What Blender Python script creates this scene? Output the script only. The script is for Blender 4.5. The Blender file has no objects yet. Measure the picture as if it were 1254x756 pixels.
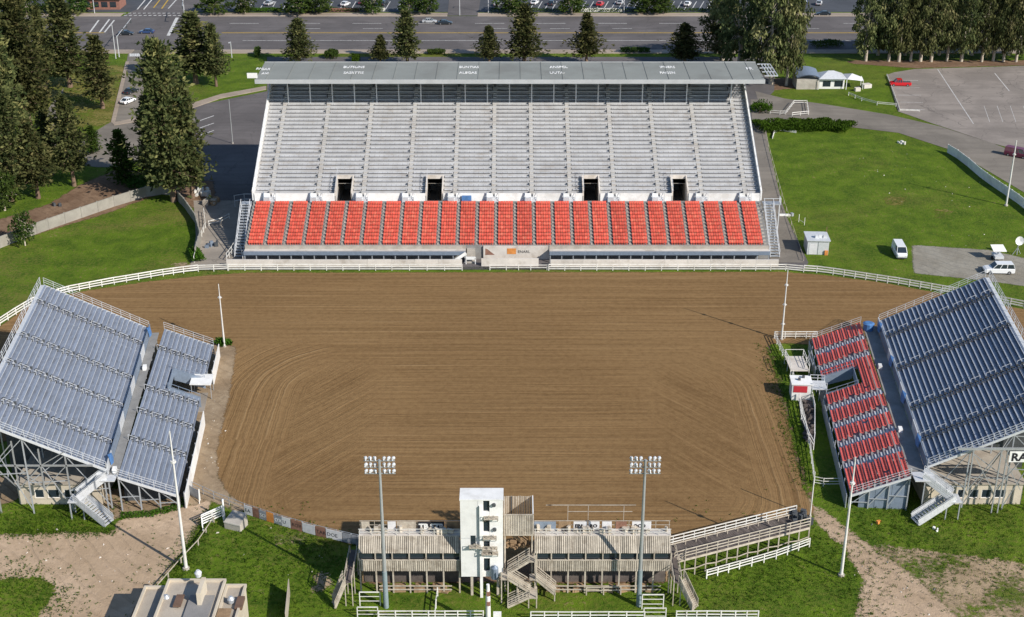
import bpy, bmesh, math, random
from mathutils import Vector, Matrix, noise as mnoise
from mathutils.geometry import tessellate_polygon

# ------------------------------------------------------------------ camera, sky, sun, exposure
scn = bpy.context.scene
PITCH = math.radians(24.731); FPX = 1667.38; CAMH = 96.171; CX, CY = 627.0, 378.0
cd = bpy.data.cameras.new('camera'); cam = bpy.data.objects.new('camera', cd)
scn.collection.objects.link(cam); scn.camera = cam
cam.location = (0, 0, CAMH); cam.rotation_euler = (math.pi / 2 - PITCH, 0, 0)
cd.sensor_fit = 'HORIZONTAL'; cd.sensor_width = 36; cd.lens = FPX / 1254 * 36
cd.clip_start = 1; cd.clip_end = 6000

SUN_EL = math.radians(33); SUN_AZ = math.radians(140)      # azimuth in which the shadows fall, from +X
w = bpy.data.worlds.new('World'); scn.world = w; w.use_nodes = True
wn = w.node_tree.nodes; bg = wn['Background']
sky = wn.new('ShaderNodeTexSky'); sky.sky_type = 'NISHITA'; sky.sun_disc = False
sky.sun_elevation = SUN_EL
sky.sun_rotation = math.radians(90) - (SUN_AZ + math.pi)
sky.air_density = 1.0; sky.dust_density = 0.3; sky.ozone_density = 3.0
bg.inputs['Strength'].default_value = 0.112
w.node_tree.links.new(sky.outputs[0], bg.inputs[0])
sl = bpy.data.lights.new('sun', 'SUN'); sl.energy = 5.0; sl.angle = math.radians(0.53); sl.color = (1.0, 0.945, 0.865)
sun = bpy.data.objects.new('sun', sl); scn.collection.objects.link(sun)
sd = Vector((math.cos(SUN_AZ) * math.cos(SUN_EL), math.sin(SUN_AZ) * math.cos(SUN_EL), -math.sin(SUN_EL)))
sun.rotation_euler = sd.to_track_quat('-Z', 'Y').to_euler(); sun.location = (120, -60, 200)
scn.view_settings.view_transform = 'Standard'; scn.view_settings.look = 'None'
scn.view_settings.exposure = 0.18; scn.view_settings.gamma = 1.0; scn.view_settings.use_curve_mapping = False
scn.render.engine = 'CYCLES'

# ------------------------------------------------------------------ helpers
COL = scn.collection
R = random.Random(7)
def U(a, b): return R.uniform(a, b)
sP, cP = math.sin(PITCH), math.cos(PITCH)
def P(x, y, z=0.0):
    """point of height z seen at photo pixel (x, y)"""
    dx = (x - CX) / FPX; dy = -(y - CY) / FPX
    k = (z - CAMH) / (-sP + dy * cP)
    return Vector((dx * k, (cP + dy * sP) * k, z))
def ztop(y, D):
    dy = -(y - CY) / FPX
    return CAMH + D * (-sP + dy * cP) / (cP + dy * sP)

def tag(o, label, cat=None, group=None, kind=None):
    if label: o['label'] = label
    if cat: o['category'] = cat
    if group: o['group'] = group
    if kind: o['kind'] = kind
    return o
def thing(name, label, cat, loc=(0, 0, 0), rz=0.0, group=None):
    o = bpy.data.objects.new(name, None); COL.objects.link(o)
    o.location = loc; o.rotation_euler = (0, 0, rz); o.empty_display_size = 0.5
    return tag(o, label, cat, group)
def link(name, me, parent=None, loc=None, rz=None, mat=None):
    o = bpy.data.objects.new(name, me); COL.objects.link(o)
    if parent is not None: o.parent = parent
    if loc is not None: o.location = loc
    if rz is not None: o.rotation_euler = (0, 0, rz)
    return o
def copy_tree(o, parent=None):
    c = o.copy(); COL.objects.link(c); c.parent = parent
    for ch in list(o.children): copy_tree(ch, c)
    return c

BOXF = [(0, 3, 2, 1), (4, 5, 6, 7), (0, 1, 5, 4), (1, 2, 6, 5), (2, 3, 7, 6), (3, 0, 4, 7)]
class MB:
    def __init__(s, off=(0, 0, 0)):
        s.v = []; s.f = []; s.t = []; s.off = Vector(off)
    def add(s, vs, fs, t=0.0):
        n = len(s.v); s.v += [tuple(Vector(v) - s.off) for v in vs]
        s.f += [tuple(i + n for i in f) for f in fs]; s.t += [t] * len(vs); return s
    def box(s, x0, x1, y0, y1, z0, z1, t=0.0):
        return s.add([(x0, y0, z0), (x1, y0, z0), (x1, y1, z0), (x0, y1, z0), (x0, y0, z1), (x1, y0, z1), (x1, y1, z1), (x0, y1, z1)], BOXF, t)
    def cbox(s, c, sx, sy, sz, rz=0.0, t=0.0):
        ca, sa = math.cos(rz), math.sin(rz); vs = []
        for z in (0, sz):
            for (x, y) in ((-sx / 2, -sy / 2), (sx / 2, -sy / 2), (sx / 2, sy / 2), (-sx / 2, sy / 2)):
                vs.append((c[0] + x * ca - y * sa, c[1] + x * sa + y * ca, c[2] + z))
        return s.add(vs, BOXF, t)
    def beam(s, a, b, wd=0.1, h=None, t=0.0):
        a = Vector(a); b = Vector(b); h = wd if h is None else h
        d = (b - a)
        if d.length < 1e-6: return s
        d.normalize(); up = Vector((0, 0, 1)) if abs(d.z) < 0.95 else Vector((0, 1, 0))
        r = d.cross(up).normalized(); u = r.cross(d).normalized()
        vs = []
        for p in (a, b):
            for (i, j) in ((-1, -1), (1, -1), (1, 1), (-1, 1)): vs.append(p + r * (i * wd / 2) + u * (j * h / 2))
        return s.add(vs, [(0, 1, 2, 3), (7, 6, 5, 4), (0, 4, 5, 1), (1, 5, 6, 2), (2, 6, 7, 3), (3, 7, 4, 0)], t)
    def tube(s, a, b, r0, r1=None, n=8, t=0.0, caps=True):
        a = Vector(a); b = Vector(b); r1 = r0 if r1 is None else r1
        d = (b - a).normalized(); up = Vector((0, 0, 1)) if abs(d.z) < 0.95 else Vector((0, 1, 0))
        r = d.cross(up).normalized(); u = r.cross(d)
        vs = [p + (r * math.cos(2 * math.pi * k / n) + u * math.sin(2 * math.pi * k / n)) * q for p, q in ((a, r0), (b, r1)) for k in range(n)]
        fs = [(k, (k + 1) % n, n + (k + 1) % n, n + k) for k in range(n)]
        if caps: fs += [tuple(range(n - 1, -1, -1)), tuple(range(n, 2 * n))]
        return s.add(vs, fs, t)
    def prism(s, pts, z0, z1, t=0.0):
        n = len(pts); vs = [(p[0], p[1], z0) for p in pts] + [(p[0], p[1], z1) for p in pts]
        fs = [tuple(range(n - 1, -1, -1)), tuple(range(n, 2 * n))] + [(k, (k + 1) % n, n + (k + 1) % n, n + k) for k in range(n)]
        return s.add(vs, fs, t)
    def extrude(s, prof, x0, x1, t=0.0):
        """profile of (y, z) points extruded along x, closed"""
        n = len(prof); vs = [(x0, p[0], p[1]) for p in prof] + [(x1, p[0], p[1]) for p in prof]
        fs = [(k, (k + 1) % n, n + (k + 1) % n, n + k) for k in range(n)]
        tri = tessellate_polygon([[Vector((0, p[0], p[1])) for p in prof]])
        fs += [tuple(x) for x in tri] + [tuple(n + i for i in reversed(x)) for x in tri]
        return s.add(vs, fs, t)
    def mesh(s, name, mat, smooth=False, tint=False):
        me = bpy.data.meshes.new(name); me.from_pydata(s.v, [], s.f); me.materials.append(MAT[mat] if isinstance(mat, str) else mat)
        if tint:
            at = me.attributes.new('tint', 'FLOAT', 'POINT'); at.data.foreach_set('value', s.t)
        bm = bmesh.new(); bm.from_mesh(me); 
        if not tint: bmesh.ops.recalc_face_normals(bm, faces=bm.faces)
        bm.to_mesh(me); bm.free()
        if smooth: me.polygons.foreach_set('use_smooth', [True] * len(me.polygons))
        me.update(); return me
    def build(s, name, mat, parent=None, smooth=False, kind=None, tint=False):
        o = link(name, s.mesh(name, mat, smooth, tint), parent)
        if kind: o['kind'] = kind
        return o

# ------------------------------------------------------------------ materials
MAT = {}
class NT:
    def __init__(s, tree): s.t = tree; s.n = tree.nodes; s.l = tree.links
    def new(s, typ, **kw):
        n = s.n.new(typ)
        for k, v in kw.items(): setattr(n, k, v)
        return n
    def L(s, a, b): s.l.new(a, b)
    def math(s, op, a, b=None, c=None, clamp=False):
        n = s.new('ShaderNodeMath', operation=op, use_clamp=clamp)
        for i, q in enumerate((a, b, c)):
            if q is None: continue
            if hasattr(q, 'links') or hasattr(q, 'is_linked'): s.L(q, n.inputs[i])
            else: n.inputs[i].default_value = q
        return n.outputs[0]
    def noise(s, vec, scale, detail=3.0, rough=0.55, dist=0.0):
        n = s.new('ShaderNodeTexNoise'); n.inputs['Scale'].default_value = scale; n.inputs['Detail'].default_value = detail
        n.inputs['Roughness'].default_value = rough; n.inputs['Distortion'].default_value = dist
        s.L(vec, n.inputs['Vector']); return n.outputs[0]
    def smooth(s, v, a, b, lo=0.0, hi=1.0):
        n = s.new('ShaderNodeMapRange', interpolation_type='SMOOTHSTEP'); s.L(v, n.inputs[0])
        n.inputs[1].default_value = a; n.inputs[2].default_value = b; n.inputs[3].default_value = lo; n.inputs[4].default_value = hi
        return n.outputs[0]
    def mix(s, f, a, b, mode='MIX'):
        n = s.new('ShaderNodeMix', data_type='RGBA', blend_type=mode)
        if hasattr(f, 'is_linked'): s.L(f, n.inputs[0])
        else: n.inputs[0].default_value = f
        for q, i in ((a, 6), (b, 7)):
            if hasattr(q, 'is_linked'): s.L(q, n.inputs[i])
            else: n.inputs[i].default_value = (*q, 1)
        return n.outputs[2]
    def comb(s, x, y, z):
        n = s.new('ShaderNodeCombineXYZ')
        for i, q in enumerate((x, y, z)):
            if hasattr(q, 'is_linked'): s.L(q, n.inputs[i])
            else: n.inputs[i].default_value = q
        return n.outputs[0]
    def bump(s, h, strength, dist):
        n = s.new('ShaderNodeBump'); n.inputs['Strength'].default_value = strength; n.inputs['Distance'].default_value = dist
        s.L(h, n.inputs['Height']); return n.outputs[0]
def newmat(name):
    m = bpy.data.materials.new(name); m.use_nodes = True; MAT[name] = m
    t = NT(m.node_tree); b = t.n['Principled BSDF']; b.inputs['Specular IOR Level'].default_value = 0.3
    return m, t, b
def pos(t):
    return t.new('ShaderNodeNewGeometry').outputs['Position']
def plain(name, col, rough=0.75, var=0.18, scale=1.2, metal=0.0, bump=0.0, fine=9.0, dirt=None, dirtamt=0.35, spec=0.3, objvar=0.08):
    m, t, b = newmat(name); p = pos(t)
    n1 = t.noise(p, scale, 4, 0.6); n2 = t.noise(p, fine, 2, 0.5)
    k = t.math('ADD', t.math('MULTIPLY', n1, 0.65), t.math('MULTIPLY', n2, 0.35))
    k = t.smooth(k, 0.3, 0.7)
    c = t.mix(k, tuple(v * (1 - var) for v in col), tuple(min(1, v * (1 + var)) for v in col))
    if dirt:
        c = t.mix(t.math('MULTIPLY', t.smooth(t.noise(p, scale * 0.6, 5, 0.65), 0.48, 0.68), dirtamt), c, dirt)
    oi = t.new('ShaderNodeObjectInfo').outputs['Random']
    hs = t.new('ShaderNodeHueSaturation'); t.L(c, hs.inputs['Color'])
    tn = t.math('MULTIPLY', t.new('ShaderNodeAttribute', attribute_name='tint').outputs['Fac'], 0.24)
    t.L(t.math('ADD', t.math('MULTIPLY_ADD', oi, 2 * objvar, 1 - objvar), tn), hs.inputs['Value'])
    t.L(hs.outputs[0], b.inputs['Base Color'])
    b.inputs['Roughness'].default_value = rough; b.inputs['Metallic'].default_value = metal; b.inputs['Specular IOR Level'].default_value = spec
    if bump: t.L(t.bump(n2, bump, 0.03), b.inputs['Normal'])
    return m

def group_color(name, build):
    g = bpy.data.node_groups.new(name, 'ShaderNodeTree')
    g.interface.new_socket('Color', in_out='OUTPUT', socket_type='NodeSocketColor')
    g.interface.new_socket('Height', in_out='OUTPUT', socket_type='NodeSocketFloat')
    t = NT(g); out = t.new('NodeGroupOutput'); c, h = build(t)
    t.L(c, out.inputs[0]); t.L(h, out.inputs[1]); return g
def grass_nodes(t):
    p = pos(t)
    big = t.noise(p, 0.035, 4, 0.6, 0.4); mid = t.noise(p, 0.22, 4, 0.65, 0.3); fine = t.noise(p, 1.7, 4, 0.7); tiny = t.noise(p, 7, 2, 0.6)
    sx = t.new('ShaderNodeSeparateXYZ'); t.L(p, sx.inputs[0]); dry = t.smooth(sx.outputs[0], -40.0, 40.0, 0.70, 0.28)
    c = t.mix(t.smooth(mid, 0.32, 0.68), (0.046, 0.098, 0.007), (0.120, 0.198, 0.012))
    c = t.mix(t.smooth(fine, 0.35, 0.75), c, (0.122, 0.160, 0.020))
    c = t.mix(t.math('MULTIPLY', t.smooth(t.math('ADD', t.math('MULTIPLY', big, 0.6), t.math('MULTIPLY', fine, 0.4)), 0.47, 0.62), dry), c, (0.185, 0.160, 0.045))
    c = t.mix(t.math('MULTIPLY', t.smooth(t.math('ADD', t.math('MULTIPLY', mid, 0.5), t.math('MULTIPLY', fine, 0.5)), 0.575, 0.67), 0.65), c, (0.29, 0.21, 0.105))
    c = t.mix(t.smooth(tiny, 0.25, 0.5, 0.55, 0.0), c, (0.018, 0.038, 0.005))
    h = t.math('ADD', t.math('MULTIPLY', fine, 1.0), t.math('MULTIPLY', tiny, 0.6))
    return c, h
GRASS = group_color('grass_color', grass_nodes)
def grass_out(t):
    g = t.new('ShaderNodeGroup'); g.node_tree = GRASS; return g.outputs[0], g.outputs[1]
m, t, b = newmat('grass'); c, h = grass_out(t); t.L(c, b.inputs['Base Color']); b.inputs['Roughness'].default_value = 0.95
b.inputs['Specular IOR Level'].default_value = 0.1; t.L(t.bump(h, 0.9, 0.25), b.inputs['Normal'])

def over_grass(name, build, amp=2.2, nscale=0.55, grassy=0.0, rough=0.95):
    """soil over grass: the edge of the soil (attribute 'w', metres inside) is ragged"""
    m, t, b = newmat(name); c, h = build(t); p = pos(t)
    at = t.new('ShaderNodeAttribute', attribute_name='w').outputs['Fac']
    n = t.math('ADD', t.math('MULTIPLY', t.noise(p, nscale, 4, 0.65), 0.6), t.math('MULTIPLY', t.noise(p, 2.6, 3, 0.6), 0.4))
    f = t.math('ADD', at, t.math('MULTIPLY', t.math('SUBTRACT', n, 0.5), amp * 2))
    f = t.smooth(f, -0.12, 0.35)
    if grassy:
        tuft = t.math('ADD', t.math('MULTIPLY', t.noise(p, 0.16, 4, 0.6), 0.55), t.math('MULTIPLY', t.noise(p, 1.5, 4, 0.7), 0.45))
        f = t.math('MULTIPLY', f, t.smooth(tuft, 0.44 + 0.12 * (1 - grassy), 0.55 + 0.12 * (1 - grassy), 1.0, 0.05))
    t.L(c, b.inputs['Base Color']); t.L(t.bump(h, 0.8, 0.16), b.inputs['Normal']); t.L(f, b.inputs['Alpha'])
    b.inputs['Roughness'].default_value = rough; b.inputs['Specular IOR Level'].default_value = 0.1
def soil(c0, c1, c2):
    def f(t):
        p = pos(t); a = t.noise(p, 0.12, 5, 0.6, 0.6); q = t.noise(p, 0.9, 5, 0.7); r = t.noise(p, 5, 2, 0.6)
        # wheel ruts
        wv = t.new('ShaderNodeTexWave', wave_type='BANDS', bands_direction='DIAGONAL'); t.L(p, wv.inputs['Vector'])
        wv.inputs['Scale'].default_value = 0.22; wv.inputs['Distortion'].default_value = 9; wv.inputs['Detail'].default_value = 2; wv.inputs['Detail Scale'].default_value = 0.35
        rut = t.smooth(wv.outputs[1], 0.86, 0.98)
        c = t.mix(t.smooth(a, 0.35, 0.65), c0, c1); c = t.mix(t.math('MULTIPLY', t.smooth(q, 0.4, 0.75), 0.6), c, c2)
        c = t.mix(t.math('MULTIPLY', rut, 0.18), c, tuple(v * 0.6 for v in c0))
        c = t.mix(t.smooth(r, 0.25, 0.38, 0.22, 0.0), c, tuple(v * 0.45 for v in c0))
        return c, t.math('SUBTRACT', t.math('ADD', q, t.math('MULTIPLY', r, 0.4)), t.math('MULTIPLY', rut, 0.3))
    return f
over_grass('sand', soil((0.40, 0.29, 0.19), (0.52, 0.385, 0.265), (0.34, 0.245, 0.16)), 1.8)
over_grass('sand_thin', soil((0.33, 0.24, 0.15), (0.42, 0.31, 0.20), (0.24, 0.19, 0.10)), 3.2, 0.4, grassy=0.75)
over_grass('tan_dirt', soil((0.26, 0.185, 0.115), (0.35, 0.265, 0.175), (0.19, 0.135, 0.08)), 1.0)
over_grass('mulch', soil((0.17, 0.105, 0.065), (0.25, 0.165, 0.105), (0.10, 0.06, 0.038)), 1.6)
over_grass('grass_over', grass_nodes, 1.8, 0.5)
over_grass('dry_grass', soil((0.16, 0.145, 0.035), (0.24, 0.20, 0.065), (0.11, 0.12, 0.02)), 3.5, 0.3, grassy=0.9)
over_grass('gravel', soil((0.24, 0.215, 0.17), (0.31, 0.285, 0.235), (0.20, 0.19, 0.165)), 0.7)

def arena_nodes(t):
    p = pos(t); s = t.new('ShaderNodeSeparateXYZ'); t.L(p, s.inputs[0]); x, y = s.outputs[0], s.outputs[1]
    warp = t.math('MULTIPLY', t.math('SUBTRACT', t.noise(p, 0.045, 2, 0.4), 0.5), 3.0)
    wob = t.math('MULTIPLY', t.math('SUBTRACT', t.noise(p, 0.35, 2, 0.5), 0.5), 0.5)
    ax = t.math('ABSOLUTE', x); ay = t.math('ABSOLUTE', t.math('SUBTRACT', y, 165.0))
    rad = 20.0
    qx = t.math('SUBTRACT', ax, 43.0 - rad); qy = t.math('SUBTRACT', ay, 34.0 - rad)
    lx = t.math('MAXIMUM', qx, 0.0); ly = t.math('MAXIMUM', qy, 0.0)
    d = t.math('SQRT', t.math('ADD', t.math('MULTIPLY', lx, lx), t.math('MULTIPLY', ly, ly)))
    d = t.math('ADD', d, t.math('MINIMUM', t.math('MAXIMUM', qx, qy), 0.0))
    dr = t.math('ADD', d, wob)
    ang = t.math('MULTIPLY', t.math('ARCTAN2', t.math('SUBTRACT', y, 165.0), x), 14.0)
    ring = t.noise(t.comb(t.math('MULTIPLY', dr, 1.7), t.math('MULTIPLY', ang, 0.045), 3.0), 1.0, 3, 0.62)
    ring = t.math('ADD', t.math('MULTIPLY', ring, 0.75), t.math('MULTIPLY', t.noise(t.comb(t.math('MULTIPLY', dr, 4.2), t.math('MULTIPLY', ang, 0.10), 7.0), 1.0, 1, 0.5), 0.35))
    yy = t.math('ADD', y, t.math('MULTIPLY', warp, 0.18))
    hor = t.noise(t.comb(t.math('MULTIPLY', x, 0.022), t.math('MULTIPLY', t.math('ADD', yy, t.math('MULTIPLY', wob, 0.4)), 1.5), 0.0), 1.0, 4, 0.66)
    hor2 = t.noise(t.comb(t.math('MULTIPLY', x, 0.09), t.math('MULTIPLY', yy, 4.5), 2.0), 1.0, 2, 0.5)
    hor = t.math('ADD', t.math('MULTIPLY', hor, 0.78), t.math('MULTIPLY', hor2, 0.28))
    # crossing scratches where the harrow turned
    diag = t.math('ADD', t.math('MULTIPLY', ax, 0.80), t.math('MULTIPLY', y, 0.62))
    da = t.math('SUBTRACT', t.math('MULTIPLY', ax, 0.62), t.math('MULTIPLY', y, 0.80))
    arc = t.noise(t.comb(t.math('MULTIPLY', t.math('ADD', diag, t.math('MULTIPLY', warp, 0.5)), 1.9), t.math('MULTIPLY', da, 0.05), 5.0), 1.0, 4, 0.72)
    wide = t.math('ADD', ax, t.math('MULTIPLY', warp, 0.9))
    mr = t.math('MULTIPLY', t.smooth(wide, 26.0, 31.0), t.smooth(t.math('ADD', y, warp), 191.0, 199.0, 1.0, 0.0))
    ma = t.math('MULTIPLY', t.smooth(wide, 17.0, 25.0), t.smooth(wide, 30.0, 34.0, 1.0, 0.0))
    ma = t.math('MULTIPLY', ma, t.math('MULTIPLY', t.smooth(y, 146.0, 152.0), t.smooth(t.math('ADD', y, warp), 182.0, 194.0, 1.0, 0.0)))
    ma = t.math('MULTIPLY', ma, t.smooth(t.noise(p, 0.07, 3, 0.6), 0.32, 0.55, 0.35, 1.0))
    def fm(f, a, b):
        n = t.new('ShaderNodeMix', data_type='FLOAT'); t.L(f, n.inputs[0]); t.L(a, n.inputs[2]); t.L(b, n.inputs[3]); return n.outputs[0]
    st = fm(ma, fm(mr, hor, ring), arc)
    big = t.noise(p, 0.03, 3, 0.6, 0.5); clod = t.noise(p, 3.2, 3, 0.65)
    c = t.mix(t.smooth(st, 0.34, 0.72), (0.162, 0.092, 0.038), (0.266, 0.160, 0.071))
    c = t.mix(t.math('MULTIPLY', t.smooth(st, 0.62, 0.76), 0.6), c, (0.385, 0.272, 0.148))
    c = t.mix(t.math('MULTIPLY', t.smooth(big, 0.42, 0.62), 0.22), c, (0.262, 0.168, 0.078))
    c = t.mix(t.math('MULTIPLY', t.smooth(big, 0.55, 0.38), 0.14), c, (0.148, 0.092, 0.042))
    grit = t.noise(p, 1.1, 6, 0.75); c = t.mix(t.math('MULTIPLY', t.smooth(grit, 0.45, 0.65), 0.26), c, (0.31, 0.20, 0.085)); c = t.mix(t.math('MULTIPLY', t.smooth(grit, 0.50, 0.34), 0.30), c, (0.120, 0.070, 0.026))
    c = t.mix(t.smooth(clod, 0.28, 0.42, 0.35, 0.0), c, (0.105, 0.066, 0.03))
    return c, t.math('ADD', t.math('MULTIPLY', st, 1.4), t.math('MULTIPLY', clod, 0.35))
over_grass('arena', arena_nodes, 0.7, 0.9)

def asphalt_mat(name, col, crack=0.4):
    m, t, b = newmat(name); p = pos(t)
    a = t.noise(p, 0.08, 5, 0.62, 0.5); f = t.noise(p, 3, 3, 0.7)
    c = t.mix(t.smooth(a, 0.35, 0.65), tuple(v * 0.82 for v in col), tuple(v * 1.16 for v in col))
    c = t.mix(t.math('MULTIPLY', t.smooth(f, 0.4, 0.75), 0.25), c, tuple(v * 1.5 for v in col))
    sx = t.new('ShaderNodeSeparateXYZ'); t.L(p, sx.inputs[0]); wear = t.noise(t.comb(t.math('MULTIPLY', sx.outputs[0], 0.03), t.math('MULTIPLY', sx.outputs[1], 0.55), 0.0), 1.0, 3, 0.6)
    c = t.mix(t.math('MULTIPLY', t.smooth(wear, 0.40, 0.70), 0.45), c, tuple(v_ * 0.72 for v_ in col))
    v = t.new('ShaderNodeTexVoronoi', feature='DISTANCE_TO_EDGE'); v.inputs['Scale'].default_value = 0.09
    wp = t.new('ShaderNodeVectorMath', operation='MULTIPLY_ADD'); nn = t.new('ShaderNodeTexNoise'); nn.inputs['Scale'].default_value = 0.25; nn.inputs['Detail'].default_value = 4
    t.L(p, nn.inputs['Vector']); t.L(nn.outputs['Color'], wp.inputs[0]); wp.inputs[1].default_value = (6, 6, 0); t.L(p, wp.inputs[2]); t.L(wp.outputs[0], v.inputs['Vector'])
    c = t.mix(t.math('MULTIPLY', t.smooth(v.outputs[0], 0.0, 0.012, 1.0, 0.0), crack), c, tuple(q * 0.4 for q in col))
    t.L(c, b.inputs['Base Color']); b.inputs['Roughness'].default_value = 0.9; t.L(t.bump(f, 0.2, 0.02), b.inputs['Normal'])
asphalt_mat('asphalt', (0.125, 0.112, 0.108)); asphalt_mat('asphalt_lot', (0.255, 0.220, 0.190), 0.6); asphalt_mat('asphalt_path', (0.20, 0.175, 0.145), 0.3)
asphalt_mat('asphalt_dark', (0.070, 0.075, 0.085), 0.2); asphalt_mat('paving', (0.34, 0.275, 0.215), 0.3); asphalt_mat('concrete_slab', (0.30, 0.26, 0.215), 0.4)
plain('concrete', (0.40, 0.365, 0.315), 0.85, 0.16, 0.7, dirt=(0.2, 0.17, 0.13)); plain('white_concrete', (0.60, 0.55, 0.49), 0.8, 0.12, 0.5, dirt=(0.30, 0.25, 0.19), dirtamt=0.5)
plain('white_paint', (0.78, 0.77, 0.74), 0.5, 0.07, 0.8, dirt=(0.45, 0.42, 0.37), dirtamt=0.3); plain('fence_white', (0.72, 0.70, 0.65), 0.6, 0.1, 1.5, dirt=(0.42, 0.38, 0.30), dirtamt=0.4)
plain('line_white', (0.62, 0.61, 0.58), 0.8, 0.25, 3, dirt=(0.2, 0.19, 0.18), dirtamt=0.7); plain('line_yellow', (0.52, 0.33, 0.035), 0.8, 0.2, 3, dirt=(0.2, 0.17, 0.1), dirtamt=0.5)
plain('galv', (0.42, 0.44, 0.46), 0.45, 0.12, 2, metal=0.35); plain('galv_light', (0.60, 0.61, 0.62), 0.45, 0.1, 2, metal=0.2)
plain('steel_blue', (0.23, 0.28, 0.35), 0.5, 0.12, 2, metal=0.3); plain('dark_steel', (0.07, 0.075, 0.08), 0.6, 0.2, 2)
plain('roof_grey', (0.225, 0.233, 0.212), 0.7, 0.10, 0.12, dirt=(0.15, 0.145, 0.13), dirtamt=0.5); plain('roof_edge', (0.42, 0.43, 0.43), 0.6, 0.1, 0.5)
plain('blue_bench', (0.275, 0.312, 0.380), 0.42, 0.13, 0.9, metal=0.15, dirt=(0.20, 0.21, 0.22), dirtamt=0.4, objvar=0.10)
plain('blue_deck', (0.225, 0.252, 0.310), 0.6, 0.15, 0.8, metal=0.1, dirt=(0.11, 0.11, 0.11))
plain('tarp_blue', (0.08, 0.19, 0.40), 0.6, 0.25, 1.5); plain('red_seat', (0.56, 0.090, 0.058), 0.5, 0.16, 2.2, objvar=0.10, dirt=(0.58, 0.20, 0.12), dirtamt=0.6); plain('red_seat_dull', (0.66, 0.125, 0.10), 0.5, 0.2, 2.0, objvar=0.1)
plain('terrace', (0.47, 0.465, 0.46), 0.85, 0.10, 0.5, dirt=(0.33, 0.29, 0.25), dirtamt=0.5); plain('step_cream', (0.46, 0.44, 0.41), 0.85, 0.12, 0.8, dirt=(0.3, 0.24, 0.18), dirtamt=0.4)
plain('seat_terrace', (0.24, 0.235, 0.225), 0.85, 0.15, 0.8, dirt=(0.15, 0.13, 0.11))
plain('wood_grey', (0.45, 0.395, 0.32), 0.85, 0.20, 1.6, bump=0.2, dirt=(0.20, 0.155, 0.11), dirtamt=0.5); plain('wood_brown', (0.30, 0.20, 0.115), 0.85, 0.25, 1.6, bump=0.2, dirt=(0.14, 0.09, 0.05))
plain('wood_dark', (0.115, 0.095, 0.085), 0.85, 0.25, 1.6, bump=0.2); plain('tan_wall', (0.56, 0.49, 0.385), 0.8, 0.08, 0.5, dirt=(0.4, 0.33, 0.25), dirtamt=0.4)
plain('tan_roof', (0.40, 0.35, 0.285), 0.85, 0.12, 0.4, dirt=(0.24, 0.19, 0.15), dirtamt=0.5); plain('grey_roof', (0.235, 0.225, 0.215), 0.85, 0.14, 0.6, bump=0.2); plain('brown_roof', (0.155, 0.095, 0.066), 0.85, 0.2, 0.8)
plain('rust', (0.25, 0.13, 0.09), 0.8, 0.3, 1.5); plain('orange', (0.62, 0.24, 0.06), 0.7, 0.2, 1.5); plain('banner_white', (0.66, 0.65, 0.65), 0.7, 0.08, 1.5, dirt=(0.4, 0.4, 0.42))
plain('banner_grey', (0.25, 0.26, 0.28), 0.7, 0.3, 1.5); plain('ink', (0.02, 0.02, 0.025), 0.6, 0.1, 1.5); plain('red_panel', (0.42, 0.03, 0.04), 0.6, 0.1, 1.5)
plain('wall_grey', (0.30, 0.28, 0.24), 0.85, 0.14, 0.5, dirt=(0.18, 0.16, 0.13)); plain('pipe_pole', (0.66, 0.64, 0.60), 0.55, 0.08, 1.0, dirt=(0.4, 0.36, 0.3)); plain('pole_sleeve', (0.22, 0.27, 0.285), 0.6, 0.1, 1.0)
plain('mast_grey', (0.36, 0.37, 0.37), 0.5, 0.1, 1.0, metal=0.3); plain('lamp_white', (0.58, 0.59, 0.60), 0.4, 0.08, 2); plain('brick_red', (0.25, 0.12, 0.09), 0.85, 0.2, 2); plain('kerb', (0.43, 0.36, 0.29), 0.85, 0.1, 1)
plain('tyre', (0.02, 0.02, 0.02), 0.9, 0.1, 3); plain('rim', (0.4, 0.4, 0.41), 0.4, 0.1, 3, metal=0.6); plain('bark_pale', (0.46, 0.40, 0.32), 0.9, 0.25, 1.2, dirt=(0.2, 0.14, 0.09)); plain('bark_brown', (0.17, 0.115, 0.08), 0.95, 0.25, 1.2)
plain('weed', (0.10, 0.15, 0.02), 0.9, 0.3, 2)
for nm, cc in (('car_white', (0.78, 0.78, 0.77)), ('car_red', (0.55, 0.012, 0.018)), ('car_dark', (0.02, 0.026, 0.032)), ('car_silver', (0.42, 0.43, 0.44)), ('car_maroon', (0.16, 0.02, 0.05)), ('car_blue', (0.03, 0.06, 0.15))):
    m_ = plain(nm, cc, 0.28, 0.03, 0.5, spec=0.5, objvar=0.02); m_.node_tree.nodes['Principled BSDF'].inputs['Coat Weight'].default_value = 0.5
m, t, b = newmat('glass'); b.inputs['Base Color'].default_value = (0.02, 0.03, 0.04, 1); b.inputs['Roughness'].default_value = 0.08; b.inputs['Specular IOR Level'].default_value = 0.6
m, t, b = newmat('lens'); b.inputs['Base Color'].default_value = (0.55, 0.56, 0.58, 1); b.inputs['Roughness'].default_value = 0.2
m, t, b = newmat('tail_lamp'); b.inputs['Base Color'].default_value = (0.35, 0.01, 0.01, 1); b.inputs['Roughness'].default_value = 0.25

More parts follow.
